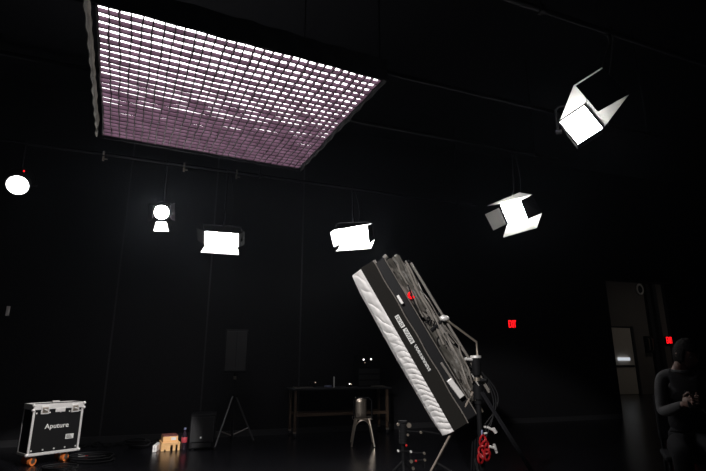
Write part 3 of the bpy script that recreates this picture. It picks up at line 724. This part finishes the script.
# ------------------------------------------------------------------ tilted softbox panel
Pb = at(453.5, 431.5, 3.75); PW = V((.075, .996, 0)).normalized()
Pt = onp(360.5, 269.5, Pb, PW); PU = (Pt - Pb); PL = PU.length; PU.normalize(); PV = PU.cross(PW)
if PV.x < 0: PV = -PV
PWD = 1.15
def pp(u, v, w=0): return Pb + PU * u + PV * v + PW * w      # u: foot to head, v: front to rear, w: near to far
prot = M((PU, PV, PW)).transposed()
# px per metre here is about 130
tp = thing('tilted_softbox', 'large white-faced softbox light tilted on a stand, seen from its edge', 'studio light', pp(PL / 2, .2, PWD / 2), prot)
S0, S1, S2 = .0, .088, .205                      # front skirt, shell, lamp body
def px_(u, v): return pp(PL * (1 - u), S0 + (v - 1) * .0, 0)
SKD = .078                                       # depth of the white skirt
def fold(u, v):
    n1 = noise.noise(V((u * 5, v * 1.5, 1))); lo = max(0, min(1, (.62 - u) / .25))
    a_ = (1 - abs(math.sin(u * 34 + v * 3.2 + 2.5 * n1))) ** 2 * .016 * math.sin(min(1, v + .1) * PI)
    b_ = (1 - abs(math.sin(u * 96 + v * 2.2 + 3 * n1))) ** 1.5 * .016 * lo * min(1, v * 3)
    return a_ * (.35 + .65 * (1 - lo)) + b_ + .008 * noise.noise(V((u * 22, v * 3, 6)))
def skirt(u, v):
    bulge = .014 * math.sin(v * PI)
    return pp(PL * u, -SKD + (SKD + .004) * v + .003 * noise.noise(V((u * 9, 0, 3))) * (1 - v), fold(u, v) - bulge + .085 * (1 - v))
o = MB().sheet(skirt, 420, 22).obj('near_skirt', m_silk, tp, True); md = o.modifiers.new('thick', 'SOLIDIFY'); md.thickness = .004
def front(u, v): return pp(PL * u, -SKD - .012 * math.sin(u * PI) * math.sin(v * PI) + .003 * noise.noise(V((u * 9, 0, 3))) * (1 - v), .085 + (PWD - .095) * v)
o = MB().sheet(front, 80, 60).obj('diffuser', m_silk, tp, True); md = o.modifiers.new('thick', 'SOLIDIFY'); md.thickness = .004
def fskirt(u, v): return pp(PL * u, -SKD + (SKD + .004) * v, PWD + .006 * math.sin(u * 40))
o = MB().sheet(fskirt, 60, 4).obj('far_skirt', m_silk, tp, True); md = o.modifiers.new('thick', 'SOLIDIFY'); md.thickness = .004
for nm, uu in (('head_skirt', PL), ('foot_skirt', 0)):
    o = MB().sheet(lambda a, v: pp(uu + .006 * math.sin(a * 30), -SKD + (SKD + .004) * v, max(.085 * (1 - v), PWD * a)), 40, 4).obj(nm, m_silk, tp, True); md = o.modifiers.new('thick', 'SOLIDIFY'); md.thickness = .004
# charcoal side shells: four panels
def shellbox(u0, u1, v0, v1, w0, w1, q=None, bev=.0):
    q = q or MB(); return q.box(pp((u0 + u1) / 2, (v0 + v1) / 2, (w0 + w1) / 2), (u1 - u0, v1 - v0, w1 - w0), prot, bev)
HD = PL + .01
shellbox(.0, HD, .004, .118, -.006, .02, bev=.004).obj('side_shell', m_shell, tp)
shellbox(.0, HD, .004, .118, PWD - .02, PWD + .006, bev=.004).obj('side_shell', m_shell, tp)
shellbox(HD - .02, HD, .004, .118, .02, PWD - .02).obj('end_shell', m_shell, tp)
shellbox(.0, .02, .004, .118, .02, PWD - .02).obj('end_shell', m_shell, tp)
shellbox(.01, HD - .02, .122, .21, .01, PWD - .01, bev=.01).obj('lamp_body', m_black, tp)
MB().tube([pp(u, .121 + .003 * math.sin(u * 20), -.008) for u in [HD * i / 40 for i in range(41)]], .0045, 6).obj('piping', m_cableg, tp, True)
MB().tube([pp(u, .208, .004) for u in [.02, HD * .5, HD - .03]], .004, 6).obj('body_edge', m_cableg, tp, True)
# printed labels on the near side
def uv_at(x, y):
    q = onp(x, y, Pb, PW) - Pb; return q.dot(PU), q.dot(PV)
def lab(c0, c1, wd, nm, lines, m_):
    u0, v0 = uv_at(*c0); u1, v1 = uv_at(*c1); L = abs(u0 - u1); vc = (v0 + v1) / 2; uc = (u0 + u1) / 2
    vc = min(max(vc, .05), .10)
    o = shellbox(uc - L / 2, uc + L / 2, vc - wd / 2, vc + wd / 2, -.0085, -.0055).obj(nm, m_, tp)
    q = MB(); rd = random.Random(L)
    for k in range(lines):
        v = vc - wd / 2 + wd * (k + 1) / (lines + 1)
        u = uc - L / 2 + .01
        while u < uc + L / 2 - .015:
            e = min(u + .008 + .02 * rd.random(), uc + L / 2 - .008); shellbox(u, e, v - .0025, v + .0025, -.0095, -.008, q); u = e + .006
    q.obj('print', m_black if m_ is m_label else m_label, o)
lab((396.5, 315.5), (403.2, 327.3), .033, 'label', 3, m_label)
lab((404.2, 328.8), (413.2, 343), .033, 'label', 3, m_label)
lab((413.8, 344.2), (431, 371.5), .030, 'text_strip', 3, m_black)
# rear frame, tubes and dressing
RV = .37
for w_ in (.02, PWD - .02):
    MB().tube([pp(.10, RV, w_), pp(HD - .16, RV, w_)], .0105, 10).obj('rear_rail', m_cableg, tp, True)
    for u in (.25, PL * .55, HD - .16):
        MB().tube([pp(u, .2, w_), pp(u + .02, RV, w_)], .009, 8).obj('strut', m_blackm, tp, True)
for u in (.3, HD - .3):
    MB().tube([pp(u, RV, .02), pp(u, RV, PWD - .02)], .0125, 10).obj('cross_rail', m_pipe, tp, True)
# foil-wrapped power packs on the rear
def wrap(u0, u1, v0, v1, w0, w1, seed):
    t = bmesh.new(); bmesh.ops.create_cube(t, size=1); bmesh.ops.subdivide_edges(t, edges=t.edges, cuts=14, use_grid_fill=True)
    for v in t.verts:
        k = V((v.co.x * (u1 - u0) * 12 + seed, v.co.y * 5, v.co.z * 7)); v.co *= 1 + .16 * noise.noise(k) ; v.co.y += .12 * noise.noise(k * 1.7)
    bmesh.ops.scale(t, vec=(u1 - u0, v1 - v0, w1 - w0), verts=t.verts)
    return MB().merge(t, M.Translation(pp((u0 + u1) / 2, (v0 + v1) / 2, (w0 + w1) / 2)) @ prot.to_4x4())
wrap(PL * .62, HD - .06, .222, .32, -.005, .5, 3).obj('wrapped_pack', m_wrap, tp, True)
wrap(.28, PL * .56, .222, .33, -.005, .5, 8).obj('wrapped_pack', m_wrap, tp, True)
wrap(.10, .27, .22, .29, .0, .5, 12).obj('wrapped_pack', m_wrap, tp, True)
m_strap = mat('webbing', (.20, .18, .16), .6, bump=.2, bscale=90, var=.15)
for u0, u1, v0, v1, r_ in ((.55, 1.20, .265, .32, .008), (.62, 1.24, .30, .335, .007), (.35, .95, .29, .31, .006), (.18, .62, .26, .325, .008), (.80, 1.25, .235, .27, .006), (.22, .50, .30, .35, .006)):
    MB().tube([pp(u0 + (u1 - u0) * t, v0 + (v1 - v0) * t + .006 * math.sin(t * 9 + u0 * 20), -.022 + .008 * math.sin(t * 14 + u0 * 9)) for t in [k / 14 for k in range(15)]], r_, 6).obj('strap', m_strap, tp, True)
rnd = random.Random(11)
for i in range(13):
    u0 = rnd.uniform(.12, PL * .75); u1 = min(HD - .08, u0 + rnd.uniform(.35, .85)); v0 = rnd.uniform(.22, .38); v1 = rnd.uniform(.24, .39); ph = rnd.uniform(0, 6); w0 = rnd.uniform(-.02, .10)
    MB().tube([pp(u0 + (u1 - u0) * s, v0 + (v1 - v0) * s + .010 * math.sin(s * 7 + ph), w0 + .03 * math.sin(s * 5 + ph)) for s in [k / 16 for k in range(17)]],
              rnd.choice((.004, .006, .008)), 6).obj('cable', rnd.choice((m_cable, m_cableg, m_cable, m_cableg)), tp, True)
for k in range(16):
    u0 = rnd.uniform(.12, PL * .62); vv = rnd.uniform(.24, .37); rr_ = rnd.uniform(.02, .04)
    if k < 3: MB().tube([pp(u0 + rr_ * math.cos(t) * 1.5, vv + rr_ * math.sin(t), -.01 + .02 * math.sin(t * 2)) for t in [2 * PI * j / 18 for j in range(18)]], .0055, 6, True).obj('cable_loop', rnd.choice((m_cable, m_cableg)), tp, True)
def hw_box(px, py, size, m_, nm, rotz=0):
    u, v = uv_at(px, py); return MB().box(pp(u, v, -.02), size, prot @ M.Rotation(rotz, 3, 'Z'), .004).obj(nm, m_, tp)
hw_box(400, 300, (.075, .02, .03), m_print, 'white_clip')
hw_box(455, 388, (.15, .042, .05), m_alu, 'battery_plate', -.12)
hw_box(447, 372, (.16, .018, .03), m_cableg, 'flat_bar', -.05)
# clamps and knobs on the head end
for (x0, y0), (x1, y1), r_ in (((363, 268), (373, 263), .016), ((379, 262), (384, 257.5), .014), ((384, 268), (389, 263), .018), ((402, 272), (404.5, 266.5), .014)):
    a, b = onp(x0, y0, Pb, PW) + PW * .03, onp(x1, y1, Pb, PW) + PW * .03
    kb = MB().cyl(a, b, r_ * .7).obj('clamp_knob', m_blackm, tp, True); MB().cyl(b, b + (b - a).normalized() * .03, r_ * 1.35, n=10).obj('knob_head', m_cableg, kb, True)
for (x0, y0), (x1, y1) in (((378, 262), (392, 276)), ((386, 268), (410, 296)), ((392, 267), (432, 318)), ((399, 278), (437, 330))):
    a, b = onp(x0, y0, Pb, PW) + PW * .03, onp(x1, y1, Pb, PW) + PW * .02; MB().tube([a, b], .010, 8).obj('brace', m_cableg, tp, True)
# red lamp
u, v = uv_at(411.3, 295.6)
MB().tube([pp(u + .021 * math.cos(t), v + .021 * math.sin(t), -.03) for t in [R(150) + R(240) * j / 14 for j in range(15)]], .0095, 6).obj('red_indicator', e_tally, tp, True)
# yoke arm to the stand
j0 = onp(434, 324, Pb, PW) - PW * .02; j1 = onp(444, 318.5, Pb, PW) - PW * .02; j2 = onp(476.5, 342, Pb, PW) + PW * .0; j3 = onp(477.5, 356, Pb, PW)
ya = MB().tube([j1, j2, j3], .0085, 10).obj('yoke_arm', m_steel, tp, True)
MB().sphere(j1, .026, (1.5, 1, .9)).obj('yoke_joint', m_alu, tp, True)
MB().tube([onp(431, 331, Pb, PW) - PW * .01, j1], .016, 8).obj('yoke_clamp', m_blackm, tp, True)
MB().tube([onp(441, 329, Pb, PW), onp(466, 384, Pb, PW)], .009, 8).obj('yoke_side', m_cableg, tp, True)
MB().tube([onp(474, 396, Pb, PW), onp(466, 384, Pb, PW), onp(471, 392, Pb, PW), onp(483, 412, Pb, PW)], .007, 8).obj('tilt_bracket', m_steel, tp, True)

# ------------------------------------------------------------------ stand of the tilted softbox
sY = j3.y; sp = at(479.5, 420, sY); sb_ = V((sp.x, sp.y, 0)); hd = V((sb_.x, sb_.y, 0))
ss = thing('combo_stand', 'heavy dark steel stand carrying the tilted softbox', 'light stand', sb_)
def sz(py): return at(478, py, sY).z
MB().cyl(hd + ZV * sz(375), hd + ZV * sz(357), .030, .034, 18).obj('receiver', m_blackm, ss, True)
MB().cyl(hd + ZV * sz(358), hd + ZV * sz(355.5), .040, .040, 18).obj('receiver_rim', m_alu, ss, True)
MB().cyl(hd + ZV * sz(359.5) + V((-.03, -.01, 0)), hd + ZV * sz(359) + V((-.085, -.02, 0)), .011).obj('tee_handle', m_alu, ss, True)
MB().cyl(hd + ZV * .25, hd + ZV * sz(374), .019, n=16).obj('pole', m_blackm, ss, True)
for py in (379, 388, 402): MB().cyl(hd + ZV * sz(py + 2), hd + ZV * sz(py - 1.5), .028).obj('collar', m_steel if py < 385 else m_blackm, ss, True)
MB().cyl(hd + ZV * sz(380) + V((.02, -.02, 0)), hd + ZV * sz(380) + V((.06, -.05, 0)), .013).obj('lock_knob', m_black, ss, True)
for j in range(3):
    MB().tube([hd + ZV * (sz(372) - .36 * s) + V((.03 + (.11 - .02 * j) * math.sin(s * PI) , -.02 - .01 * j, -.04 * j * s)) for s in [k / 14 for k in range(15)]], .005, 6).obj('cable', m_cable, ss, True)
kz = sz(392)
# legs: near-left, right, rear, each with a lower brace
ends = [at(426, 478, 3.55), None, None]; e0 = V((ends[0].x, ends[0].y, .03))
lgt = V((hd.x - .62, hd.y - .38, .02))
le = onz(405, 521, .022); le = le - hd
for (ex, ey) in ((le.x, le.y), (.50, -.34), (.05, .60)):
    e = hd + V((ex, ey, .022)); d_ = (e - hd).normalized(); sdv = V((-d_.y, d_.x, 0)).normalized()
    lg = MB()
    for k in (-1, 0, 1): lg.tube([hd + ZV * kz + d_ * .03 + sdv * .020 * k, e + sdv * .020 * k], .0080, 8)
    lo_ = lg.obj('leg', m_legst if ex < 0 else m_blackc, ss, True); MB().sphere(e, .022).obj('rubber_foot', m_black, lo_, True)  # near-left leg coloured pale as lit, the others black as shade
    MB().tube([hd + ZV * .28, hd.lerp(e, .55) + ZV * (kz * .45)], .010, 6).obj('brace', m_blackm, ss, True)
MB().cyl(hd + ZV * (kz - .05), hd + ZV * (kz + .05), .036).obj('leg_collar', m_blackm, ss, True)
# red spring clips and red rope hung on the pole
rc = thing('red_cable_hank', 'hank of red cable with silver clips hanging on the softbox stand', 'cable', hd + ZV * sz(462))
for j, (px, py, rr_) in enumerate(((483, 441, .028), (485.5, 447, .032), (482.5, 452, .030), (487, 455, .026), (480.5, 459, .022))):
    c = at(px, py, sY - .045 - .006 * j)
    MB().tube([c + V((rr_ * .8 * math.cos(t), .012 * math.sin(2 * t + j), rr_ * 1.35 * math.sin(t))) for t in [2 * PI * k / 20 for k in range(20)]], .0075, 7, True).obj('loop', m_red, rc, True)
for (x0, y0), (x1, y1), r_ in (((487, 427), (494, 430.5), .009), ((493, 428), (496, 433), .013), ((489, 446.5), (495.5, 448), .009), ((494, 444), (496, 450), .010), ((484, 427), (486, 427), .008), ((484, 433.5), (487, 433), .007), ((496, 451), (497, 453), .009)):
    MB().cyl(at(x0, y0, sY - .05), at(x1, y1, sY - .05), r_, n=10).obj('clip', m_alu, rc, True)
MB().tube([at(482, 430, sY - .03), at(481.5, 440, sY - .045)], .006, 6).obj('strap', m_blue, rc, True)

# ------------------------------------------------------------------ dark gear stand left of the softbox foot
gY = 4.5; gb = at(403, 440, gY); gb.z = 0
gs = thing('gear_stand', 'dark gear stand with small metal fittings left of the tilted softbox foot', 'gear stand', gb)
gz = lambda py: at(403, py, gY).z
MB().cyl(gb + ZV * .2, gb + ZV * gz(421), .016).obj('pole', m_blackm, gs, True)
q = MB()
for k in range(9): q.cyl(gb + V((0, -.02, gz(443) + k * .021)), gb + V((0, -.02, gz(443) + k * .021 + .014)), .038, n=16)
q.cyl(gb + V((0, -.02, gz(443.5))), gb + V((0, -.02, gz(425))), .03, n=16); q.obj('ribbed_motor', m_cable, gs, True)
for px, py, r_ in ((397.8, 424.2, .012), (408.7, 425, .020), (407.6, 434.5, .010), (398, 450.5, .009), (410.7, 451.3, .009), (420.5, 432, .010), (424, 453, .010), (411, 461, .014), (424.5, 459.5, .010), (413, 468, .012)):
    a = at(px, py, gY - .04); kb = MB().cyl(a, a + V((0, -.03, 0)), r_, n=10).obj('fitting', m_steel if r_ > .0095 else m_alu, gs, True)
for a, b in (((397, 424), (410, 425)), ((403, 431), (421, 432)), ((397, 451), (412, 451.5)), ((411, 453), (426, 453)), ((408, 461), (426, 460)), ((421, 431), (440, 434)), ((410, 452), (412, 470)), ((424.5, 452), (425, 468))):
    MB().tube([at(*a, gY - .02), at(*b, gY - .02)], .007, 6).obj('bar', m_blackm, gs, True)
MB().sphere(at(406.4, 445.5, gY - .04), .010).obj('red_knob', m_redp, gs); MB().sphere(at(416, 461, gY - .04), .009).obj('red_knob', m_redp, gs)
for a in (0, 2.1, 4.2):
    lg = MB().tube([gb + ZV * .34, gb + V((.34 * math.cos(a + .5), .34 * math.sin(a + .5), .016))], .012, 8).obj('leg', m_blackm, gs, True)
    MB().sphere(gb + V((.34 * math.cos(a + .5), .34 * math.sin(a + .5), .018)), .017).obj('rubber_foot', m_black, lg)

# ------------------------------------------------------------------ seated person and chair at the right
pY = 4.15; pc = at(686, 400, pY); PR = V((pc.x, pc.y, 0)); pyaw = R(-26); r3 = rz(pyaw)
def L(x, y, z): return PR + r3 @ V((x, y, z))
ch = thing('side_chair', 'dark chair on which the person at far right sits', 'chair', PR, pyaw)
MB().box(L(0, .0, .43), (.44, .44, .04), r3, .015).obj('seat', m_blackc, ch)
MB().box(L(0, .235, .70), (.42, .03, .36), r3 @ M.Rotation(-.12, 3, 'X'), .014).obj('backrest', m_blackc, ch)
for s in (-1, 1):
    MB().tube([L(s * .19, -.18, .42), L(s * .20, -.20, .0)], .012, 8).obj('leg', m_blackm, ch, True)
    MB().tube([L(s * .19, .24, .86), L(s * .19, .21, .42), L(s * .20, .25, .0)], .012, 8).obj('leg', m_blackm, ch, True)
def skin_mesh(name, chains, m, parent, sub=2, extra=None):
    """chains: lists of (point, radius); points shared by coordinates; grown with Skin + Subdivision and frozen"""
    vs, rs, es, idx = [], [], [], {}
    for chn in chains:
        prev = None
        for p, rd in chn:
            key = tuple(round(c, 4) for c in p)
            if key not in idx: idx[key] = len(vs); vs.append(V(p)); rs.append(rd)
            i = idx[key]
            if prev is not None and prev != i: es.append((prev, i))
            prev = i
    me = bpy.data.meshes.new(name); me.from_pydata([L(*v) for v in vs], es, []); o = bpy.data.objects.new(name, me); C.objects.link(o)
    sk = o.modifiers.new('skin', 'SKIN'); sk.use_smooth_shade = True
    for i, d_ in enumerate(me.skin_vertices[0].data):
        rr_ = rs[i] if isinstance(rs[i], tuple) else (rs[i], rs[i]); d_.radius = rr_; d_.use_root = (i == 0)
    sd = o.modifiers.new('sub', 'SUBSURF'); sd.levels = sub; sd.render_levels = sub
    bpy.context.view_layer.update()
    b = MB(); t = bpy.data.meshes.new_from_object(o.evaluated_get(bpy.context.evaluated_depsgraph_get())); b.bm.from_mesh(t)
    bpy.data.meshes.remove(t); bpy.data.objects.remove(o); bpy.data.meshes.remove(me)
    if extra: extra(b)
    return b.obj(name, m, parent, True)
pel, spn, chs, nkb = (0, .05, .53), (0, .04, .72), (0, .02, .90), (0, .0, 1.055)
nk, hd0 = (0, -.015, 1.115), (0, -.035, 1.17)
def arm(s): return [(s * .145, .0, 1.03), (s * .17, -.03, .88), (s * .18, -.08, .76), (s * .12, -.23, .80), (s * .055, -.33, .845)]
def leg(s): return [(s * .09, .02, .52), (s * .12, -.24, .52), (s * .13, -.44, .50), (s * .13, -.45, .28), (s * .125, -.42, .09)]
per = thing('person', 'person in grey shirt and dark vest sitting at far right with hands together', 'person', PR, pyaw)
HC = V((.052, -.03, 1.215)); HM = r3.to_4x4(); HM.translation = L(*HC); HM = HM @ M.Rotation(.6, 4, 'Z') @ M.Rotation(.42, 4, 'X'); HR = HM.to_3x3()
def head(b):
    t = bmesh.new(); bmesh.ops.create_uvsphere(t, u_segments=32, v_segments=24, radius=1)
    for v in t.verts:
        x, y, z = v.co
        w = .074 * (1 - .22 * max(0, -z) ** 1.5); dpt = .098 * (1 - .10 * max(0, -z)); hgt = .118
        fx, fy, fz = x * w, y * dpt, z * hgt
        if y < 0:
            fy -= .020 * math.exp(-((x / .13) ** 2 + ((z + .12) / .20) ** 2))               # nose
            fy += .012 * (math.exp(-(((x - .42) / .2) ** 2 + ((z - .06) / .13) ** 2)) + math.exp(-(((x + .42) / .2) ** 2 + ((z - .06) / .13) ** 2)))   # eye sockets
            fy -= .006 * math.exp(-((x / .28) ** 2 + ((z + .52) / .09) ** 2)) ; fy += .004 * math.exp(-((x / .3) ** 2 + ((z + .50) / .025) ** 2))  # lips
            fy -= .008 * math.exp(-((x / .35) ** 2 + ((z + .85) / .2) ** 2))               # chin
        v.co = (fx, fy, fz)
    b.merge(t, HM)
    for s in (-1, 1): b.sphere(HM @ V((s * .074, .012, -.005)), .03, (.35, .6, 1), HR, 10, 8)
    for s in (-1, 1):     # hands: palm and five fingers
        palm = L(s * .040, -.375, .865)
        ax = (r3 @ V((-s * .55, -.65, .25))).normalized(); up = (r3 @ V((-s * .2, -.2, 1))).normalized(); sd_ = ax.cross(up).normalized(); up = sd_.cross(ax)
        b.sphere(palm, 1, (.044, .016, .038), M((ax, sd_, up)).transposed(), 14, 10)
        for k in range(4):
            ln = (.062, .074, .070, .054)[k]; o_ = palm + ax * .034 + up * (.027 - .018 * k); cu = sd_ * (-s)
            b.tube([o_, o_ + ax * ln * .45 + cu * .006, o_ + ax * ln * .72 + cu * .024, o_ + ax * ln * .72 + cu * .045], [.0088, .0082, .0076, .0055], 8)
        o_ = palm + up * .024 - ax * .016
        b.tube([o_, o_ + up * .026 + ax * .018, o_ + up * .034 + ax * .046, o_ + up * .030 + ax * .062], [.0105, .0095, .0085, .006], 8)
body = skin_mesh('body', [[(pel, (.11, .09)), (spn, (.11, .085)), (chs, (.13, .095)), (nkb, (.07, .06)), (nk, .047), (hd0, .048)],
    *[[(nkb, (.07, .06))] + list(zip(arm(s), (.048, .040, .036, .032, .025))) + [((s * .046, -.36, .858), .022)] for s in (-1, 1)],
    *[[(pel, (.11, .09))] + list(zip(leg(s), (.07, .062, .052, .047, .036))) + [((s * .125, -.47, .045), .034), ((s * .13, -.55, .032), .024)] for s in (-1, 1)]], m_skin, per, 2, head)
skin_mesh('shirt', [[((0, .05, .55), (.155, .13)), (spn, (.14, .115)), (chs, (.15, .115)), (nkb, (.085, .075))],
    *[[(nkb, (.085, .075))] + list(zip(arm(s), (.060, .052, .047, .043, .033))) for s in (-1, 1)]], m_grey, per, 2)
skin_mesh('vest', [[((0, .05, .58), (.162, .138)), ((0, .04, .72), (.152, .132)), ((0, .02, .88), (.148, .132)), ((0, .005, .99), (.115, .105))]], m_blackc, per, 2)
q = MB(); cl = [L(.062 * math.cos(t), -.012 + .055 * math.sin(t), 1.085 + .012 * math.sin(t)) for t in [2 * PI * k / 20 for k in range(20)]]
q.tube(cl, .015, 8, True); q.obj('collar', m_grey, per, True)
skin_mesh('trousers', [[((0, .045, .68), (.142, .118)), ((0, .05, .60), (.155, .135)), (pel, (.17, .14))], *[[(pel, (.17, .14))] + list(zip(leg(s), (.10, .088, .072, .064, .058))) for s in (-1, 1)]], m_blackc, per, 2)
for s in (-1, 1):
    t = MB(); t.sphere(L(s * .13, -.49, .045), 1, (.05, .135, .045), r3); t.box(L(s * .13, -.49, .014), (.09, .26, .024), r3, .01); t.obj('shoe', m_blackc, per, True)
    MB().sphere(HM @ V((s * .031, -.074, .006)), .0115, (1, 1, 1), HR, 10, 8).obj('eye', m_eye, per, True)
def hairfn(b):
    t = bmesh.new(); bmesh.ops.create_uvsphere(t, u_segments=32, v_segments=24, radius=1)
    dl = [v for v in t.verts if (v.co.y < -.35 and v.co.z < .30 and abs(v.co.x) < .75) or v.co.z < -.75]
    bmesh.ops.delete(t, geom=dl, context='VERTS')
    for v in t.verts:
        n_ = noise.noise(v.co * 5); v.co = V((v.co.x * .084, v.co.y * .107 + .006, v.co.z * .128)) * (1 + .05 * n_)
    b.merge(t, HM); return b
h_ = hairfn(MB()).obj('hair', m_hair, per, True); md = h_.modifiers.new('thick', 'SOLIDIFY'); md.thickness = .008
ph = thing('phone', 'dark phone held in the hands of the seated person', 'phone', L(0, -.40, .84), pyaw)
MB().box(L(0, -.385, .885), (.085, .010, .15), r3 @ M.Rotation(-.6, 3, 'X'), .004).obj('case', m_black, ph)
MB().box(L(0, -.378, .889), (.076, .003, .138), r3 @ M.Rotation(-.6, 3, 'X'), .001).obj('screen', m_glassy, ph)

# ------------------------------------------------------------------ world and view
w = bpy.data.worlds.new('world'); sc.world = w; w.use_nodes = True
w.node_tree.nodes['Background'].inputs[0].default_value = (0, 0, 0, 1)
# thin haze added for glow around the lamps and lifted blacks
nt = w.node_tree; vsn = nt.nodes.new('ShaderNodeVolumeScatter'); vsn.inputs['Density'].default_value = .00045; vsn.inputs['Anisotropy'].default_value = .7
vsn.inputs['Color'].default_value = (.74, .82, 1, 1); nt.links.new(vsn.outputs[0], nt.nodes['World Output'].inputs['Volume'])
vs_ = sc.view_settings; vs_.view_transform = 'Standard'; vs_.look = 'None'; vs_.exposure = 0; vs_.gamma = 1; vs_.use_curve_mapping = False
sc.cycles.max_bounces = 6; sc.cycles.use_denoising = True
sc.cycles.sample_clamp_indirect = 4
